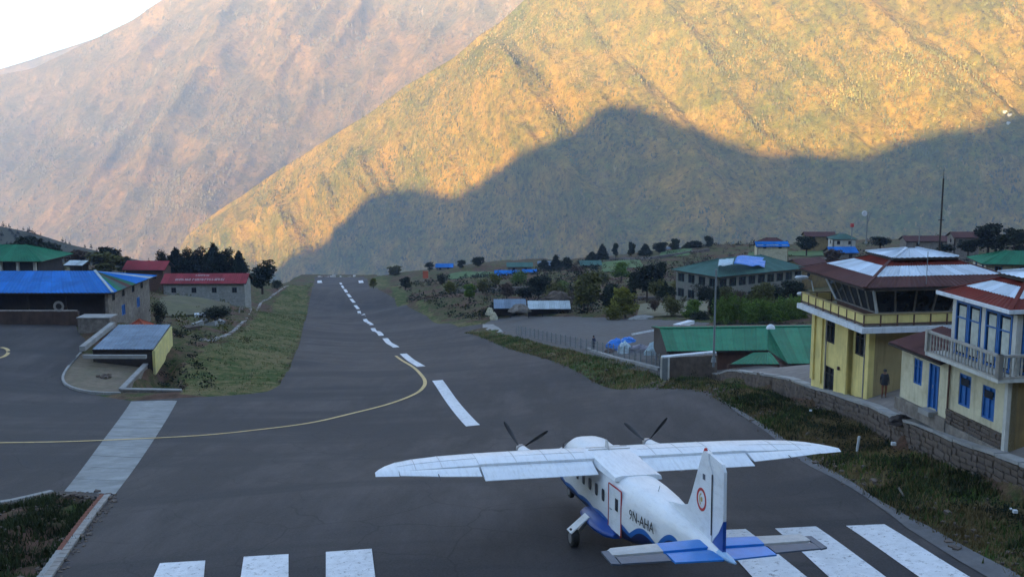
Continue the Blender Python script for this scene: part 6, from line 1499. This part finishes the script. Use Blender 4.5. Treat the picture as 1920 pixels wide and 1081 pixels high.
MID = [(760,537,300,26,'bush at the edge of the brown slope nearest the runway, right side'),(845,548,240,34,'dark bush halfway down the brown slope right of the runway'),(880,556,215,30,'round bush above the left end of the sheds'),(905,545,250,36,'broad bush on the brown slope above the grey roofed shed'),(950,556,225,34,'bush just behind the grey roofed shed'),(830,530,300,26,'small bush in the middle of the brown slope'),(930,536,285,30,'bush below the left small blue roof'),(975,530,300,34,'bush below the right small blue roof'),
 (1110,545,210,40,'dark bush between the tall olive tree and the black green tree'),(1085,560,200,34,'bush at the right rear corner of the silver shed'),(1250,565,190,40,'dark bush at the left of the pale field behind the green roof'),(1275,545,225,34,'bush in front of the bare brown trees'),(1165,520,270,40,'bush below the green terraced field'),(1130,532,250,36,'bush right of the brown tree on the hillside'),(1560,500,250,44,'bush behind the tower balcony on the left'),(1300,512,270,30,'bush just above the left end of the lodge roof'),
 (700,535,330,18,'low bush at the right verge near the runway end'),(1055,548,235,30,'bush behind the tall olive tree'),(1205,540,225,44,'bush at the foot of the dark trees by the lodge'),(1228,578,165,26,'small bush at the back of the gravel yard, right end')]
for i, (u, vb, Z, w, lab) in enumerate(MID):
    tree('shrub' if i % 2 else 'leafy', (L_DARK, L_OLIVE, L_YEL, L_BROWN, L_GREEN)[(i*7) % 5], u, vb-w*.8, vb+4, Z, w, lab, cat='bush', name='bush')
for i, (u, vb, Z, w, m, lab) in enumerate([(1318,566,200,40,L_DARK,'dark tree before the left front corner of the lodge'),(1352,572,185,38,L_OLIVE,'olive tree before the lodge, first from its left corner'),(1385,566,190,30,L_BROWN,'brown bush before the lodge, left of centre'),(1432,566,185,40,L_OLIVE,'olive bush before the middle of the lodge front'),(1455,560,190,34,L_DARK,'dark bush before the lodge, right of centre'),(1488,562,180,44,L_DARK,'dark tree before the right end of the lodge'),(1262,590,160,44,L_OLIVE,'olive bush on the pale field behind the green roof'),(1300,596,152,40,L_GREEN,'bright bush just left of the bright green shrub row'),(1232,556,200,40,L_OLIVE,'olive bush at the right foot of the dark trees by the lodge')]):
    tree('leafy' if i % 2 else 'shrub', m, u, vb-w*.95, vb+5, Z, w*1.15, lab, cat='bush', name='bush')
# scrub scattered over the right hillside: countless, one mass
rs = np.random.RandomState(2); parts_ = []
base_ = crown_soup([(0, 0, .45, .75, .5)], 110, .16, 3).reshape(-1, 4, 3)
def scrub(name, n, region, smin, smax, m, seed):
    rs = np.random.RandomState(seed); u = rs.uniform(region[0], region[2], n); Zr = rs.uniform(region[4][0], region[4][1], n)
    X = (u-960)/F*Zr; Y = Zr*CP
    for _ in range(6): Y = (Zr+hsm_np(X, Y)*SP)/CP
    ok = (padist(X[None], Y[None])[0] > 3.5) & ~inpoly(X, Y, YARD); X, Y = X[ok], Y[ok]; Zh = hsm_np(X, Y); out = []
    for x, y, z in zip(X, Y, Zh):
        a = rs.uniform(0, 6.28); s = rs.uniform(smin, smax); b = base_[rs.choice(len(base_), 34)]*s*np.array((1, 1, rs.uniform(.5, 1.1)))
        R2 = np.array([[cos(a), -sin(a), 0], [sin(a), cos(a), 0], [0, 0, 1]]); out.append((b@R2.T)+np.array((x, y, z)))
    return tag(link(name, soup(name, np.concatenate(out).reshape(-1, 3), 4, [m])), kind='stuff')
scrub('dark_scrub', 900, (760, 0, 1120, 0, (175, 430)), .6, 2.0, L_DARK, 1); scrub('brown_scrub', 900, (720, 0, 1500, 0, (170, 430)), .5, 1.5, L_BROWN, 2)
scrub('olive_scrub', 550, (760, 0, 1500, 0, (170, 430)), .5, 1.4, L_OLIVE, 3); scrub('far_scrub', 260, (1120, 0, 1920, 0, (240, 440)), .6, 2.2, L_DARK, 4)
scrub('verge_scrub', 420, (-40, 0, 470, 0, (135, 340)), .4, 1.5, L_OLIVE, 5)
# terraced fields
M_FIELD = mat('field_green', (.05, .11, .022), .3, .4, .95, dirt=(.10, .11, .04), dirt_amt=.6, wscale=.15)
for q in ([(1128,512),(1128,497),(1200,488),(1206,500)], [(1235,482),(1240,474),(1298,468),(1292,480)], [(838,522),(842,514),(930,510),(925,521)], [(1400,480),(1405,472),(1560,470),(1555,480)]):
    tag(sheet('field', px(q), M_FIELD, .25, 3.0, hf=h_terr), kind='structure')
M_DRYF = mat('dry_field', (.13, .12, .065), .3, .4, .95, dirt=(.10, .07, .05), dirt_amt=.6, wscale=.15)
tag(sheet('dry_field', px([(1195,596),(1200,574),(1330,566),(1325,596)]), M_DRYF, .25, 3.0, hf=h_terr), kind='structure')
tag(sheet('dry_field', px([(300,592),(300,563),(440,562),(430,590)]), mat('dry_grass_field', (.075, .075, .03), .35, .5, .95, dirt=(.08, .05, .035), dirt_amt=.7, wscale=.12), .22, 2.5, hf=h_terr), kind='structure')
# terrace walls of the village
M_TW = mat('terrace_wall', (.15, .13, .12), .4, .8, .95, dirt=(.22, .2, .17), dirt_amt=.5)
for i, (pts_, lab) in enumerate([([(1120,488),(1220,486),(1330,470)],'long low stone terrace wall below the skyline trees'), ([(1140,566),(1250,563),(1330,556)],'stone field wall between the dark trees and the lodge'), ([(1700,462),(1800,458),(1860,456)],'stone terrace wall on the skyline right of the mast'), ([(855,548),(960,545),(1050,540)],'faint terrace wall across the brown slope right of the runway')]):
    tw = bpy.data.objects.new('terrace_wall', None); COL.objects.link(tw); tag(tw, lab, 'wall', 'village terrace walls')
    g = [G(u, v) for u, v in pts_]
    for p, q in zip(g[:-1], g[1:]):
        k = max(2, int((q-p).length/4))
        for j in range(k): obj('wall_section', MB().bar(p.lerp(q, j/k)+Vector((0,0,.3)), p.lerp(q, (j+.98)/k)+Vector((0,0,.3+.1*(j % 2))), .6, 1.2), M_TW, tw)

# ---------------- wooded hill on the left ----------------
us = np.linspace(-700, 340, 90); crestv = np.interp(us, [-700,-300,0,60,130,200,280,340], [330,395,424,436,458,474,492,505])
hillZ = 620
hc = [P(float(u), float(v), hillZ) for u, v in zip(us, crestv)]
T_ = np.linspace(0, 1, 40)
VX = np.array([[c.x for c in hc]]*52); VY = np.zeros_like(VX); VZ = np.zeros_like(VX)
for j in range(52):
    t = (j-12)/39.0
    VY[j] = [c.y-(t*260 if t > 0 else t*420) for c in hc]; VZ[j] = [c.z-(abs(t)**1.1)*(75 if t > 0 else 260) for c in hc]
VZ += 9*fbm(VX/60, VY/60, 5, 61)*np.clip(np.abs((np.arange(52)-12)/8.0), 0, 1)[:, None]
M_HILL = mat('wooded_hillside', (.045, .045, .028), .4, .04, .95, dirt=(.09, .07, .05), dirt_amt=.6, wscale=.02)
tag(link('wooded_hill', grid_mesh('wooded_hill', VX, VY, VZ, [M_HILL])), kind='structure')
rs = np.random.RandomState(8); cone = crown_soup([(0,0,1.2,1.1,1.0),(0,0,2.6,.8,1.0),(0,0,4.0,.5,1.0),(0,0,5.2,.25,.8)], 120, .42, 5).reshape(-1, 4, 3)*np.array((1, 1, .62)); out = []
for _ in range(2600):
    j = rs.randint(8, 50); i = rs.randint(0, 89); a = rs.random_sample(); p = np.array([VX[j, i]*(1-a)+VX[j, i+1]*a, VY[j, i]+rs.uniform(-4, 4), VZ[j, i]*(1-a)+VZ[j, i+1]*a-.3])
    out.append(cone[rs.choice(len(cone), 80)]*rs.uniform(.5, 1.05)+p)
tag(link('hillside_forest', soup('hillside_forest', np.concatenate(out).reshape(-1, 3), 4, [L_PINE])), kind='stuff')

scrub('verge_weeds', 90, (300, 0, 400, 0, (98, 150)), .3, .9, L_DARK, 6)
# bushes down the grass bank under the retaining wall
rsb = np.random.RandomState(14); out = []
for _ in range(150):
    k = rsb.randint(0, len(WALL_LINE)-2); q = WALL_LINE[k+1].lerp(WALL_LINE[k+2] if k+2 < len(WALL_LINE) else WALL_LINE[-1], rsb.random_sample()); q = q-Vector((1, .25))*rsb.uniform(.6, 4.2)
    if padist(np.array([[q.x]]), np.array([[q.y]]))[0, 0] < .8 or q.y > 86: continue
    z = h_terr(np.array([[q.x]]), np.array([[q.y]]))[0, 0]; s = rsb.uniform(.25, .75)
    b = base_[rsb.choice(len(base_), 90)]*np.array((s, s, s*rsb.uniform(.6, 1.2))); c0 = b.mean(1, keepdims=True); out.append((c0+(b-c0)*.45)+np.array((q.x, q.y, z)))
tag(link('bank_weeds', soup('bank_weeds', np.concatenate(out).reshape(-1, 3), 4, [L_DARK])), kind='stuff')
# three tiny white houses high on the mountain
for k, (u, v) in enumerate([(1884,211),(1893,217),(1891,232)]):
    hit = bvh.ray_cast(Vector((0, 0, 0)), P(u, v, 1).normalized())
    if hit[0]:
        p = hit[0]; o = thing('village_house', p, .3*k, 'tiny white house high on the right mountain slope, %s of the three' % ('highest', 'middle', 'lowest')[k], 'house', 'white houses on the mountain')
        obj('wall', MB().box((0, 0, 0), (8, 5, 5)), M_PALEW, o); mb = MB(); mb.add([(-4.6, -3, 2.5), (4.6, -3, 2.5), (4.6, 3, 2.5), (-4.6, 3, 2.5), (-4.6, 0, 4.5), (4.6, 0, 4.5)], [(0,1,5,4),(2,3,4,5),(0,4,3),(1,2,5),(3,2,1,0)]); obj('roof', mb, R_SILVER, o)

# ---------------- grass tufts ----------------
def tufts(name, polys, n, m, seed, hmin, hmax, blades=5, spread=.16, avoid=-0.18, thr=.62):
    rs = np.random.RandomState(seed); out = []
    for poly in polys:
        pl = px(poly) if max(abs(poly[0][0]), abs(poly[0][1])) > 60 else poly
        xs_ = [p[0] for p in pl]; ys_ = [p[1] for p in pl]; A = n//len(polys)
        X = rs.uniform(min(xs_), max(xs_), A*4); Y = rs.uniform(min(ys_), max(ys_), A*4); k = inpoly(X, Y, pl); X, Y = X[k][:A], Y[k][:A]
        # clumped: keep where noise is high
        keep = vnoise(X/2.2, Y/2.2, seed)+.5*rs.random_sample(len(X)) > thr; X, Y = X[keep], Y[keep]
        pd = padist(X[None], Y[None])[0]; keep = pd > avoid; X, Y = X[keep], Y[keep]
        Z = h_terr(X[None], Y[None])[0]
        for b in range(blades):
            a = rs.uniform(0, 6.28, len(X)); L_ = rs.uniform(hmin, hmax, len(X)); ox = rs.normal(0, spread, len(X)); oy = rs.normal(0, spread, len(X)); w = L_*.13
            p0 = np.stack([X+ox-np.sin(a)*w, Y+oy+np.cos(a)*w, Z-.03], 1); p1 = np.stack([X+ox+np.sin(a)*w, Y+oy-np.cos(a)*w, Z-.03], 1); ln = rs.uniform(.2, .7, len(X))
            p2 = np.stack([X+ox+np.cos(a)*L_*ln, Y+oy+np.sin(a)*L_*ln, Z+L_*.85], 1); out.append(np.stack([p0, p1, p2], 1).reshape(-1, 3))
    return tag(link(name, soup(name, np.concatenate(out), 3, [m])), kind='stuff')
RB = [(1240,729),(1300,692),(1400,706),(1480,720),(1560,748),(1640,775),(1700,803),(1800,845),(1960,905),(1960,1110),(1900,1070),(1700,965),(1560,880),(1470,820),(1400,775),(1345,744)]
RV = [(870,624),(930,626),(1000,640),(1110,666),(1240,702),(1240,728),(1110,714),(1000,666)]
LV = [(590,522),(540,545),(500,570),(460,602),(430,635),(345,655),(345,742),(430,741),(500,735),(525,722),(556,650),(572,600)]
LB = [(0,952),(98,930),(185,938),(150,1003),(75,1090),(-150,1090),(-150,970)]
G_D = leaf_mat('dark_grass', (.024, .034, .011), .6, .25); G_G = leaf_mat('mid_grass', (.052, .086, .018), .5, .25); G_Y = leaf_mat('dry_grass', (.18, .135, .06), .5, .25)
tufts('grass', [RB], 12000, G_D, 1, .10, .38, 6, thr=.85); tufts('dry_grass', [RB], 26000, G_Y, 2, .05, .24, 5, thr=.7); tufts('grass', [RB], 7000, G_G, 12, .08, .34, 5, thr=.9)
tufts('grass', [RV], 4000, G_G, 3, .1, .4); tufts('dry_grass', [RV], 5000, G_Y, 4, .1, .4)
tufts('grass', [LV], 16000, G_G, 5, .08, .28); tufts('dry_grass', [LV], 8000, G_Y, 6, .08, .28); tufts('grass', [LB], 6000, G_D, 7, .08, .35, 6)

# stones, grit and litter along the pavement edges
rs = np.random.RandomState(44); out = []
cube = np.array([(-1,-1,-1),(1,-1,-1),(1,1,-1),(-1,1,-1),(-1,-1,1),(1,-1,1),(1,1,1),(-1,1,1)], float)*.5
fq = [(0,3,2,1),(4,5,6,7),(0,1,5,4),(1,2,6,5),(2,3,7,6),(3,0,4,7)]
X = []; Y = []
for pl in (RB, RV, LV, LB):
    g = px(pl); xs_ = [p[0] for p in g]; ys_ = [p[1] for p in g]; x = rs.uniform(min(xs_)-1, max(xs_)+1, 9000); y = rs.uniform(min(ys_)-1, max(ys_)+1, 9000)
    d = padist(x[None], y[None])[0]; k = (d > -.5) & (d < 1.2) & (rs.random_sample(9000) < .6) | ((d > 1.2) & inpoly(x, y, g) & (rs.random_sample(9000) < .05)); X += list(x[k]); Y += list(y[k])
X = np.array(X); Y = np.array(Y); Z = h_terr(X[None], Y[None])[0]
for x, y, z in zip(X, Y, Z):
    s = rs.uniform(.03, .11)*(2 if rs.random_sample() < .08 else 1); v = cube*np.array((s*rs.uniform(.8, 1.6), s, s*.7)); v = v*(1+.25*rs.uniform(-1, 1, (8, 1))); a = rs.uniform(0, 3.14)
    v = v@np.array([[cos(a), sin(a), 0], [-sin(a), cos(a), 0], [0, 0, 1]])+(x, y, z+s*.2+.05)
    out.append(v[np.array(fq)].reshape(-1, 3))
tag(link('edge_gravel', soup('edge_gravel', np.concatenate(out), 4, [M_STONE])), kind='stuff')
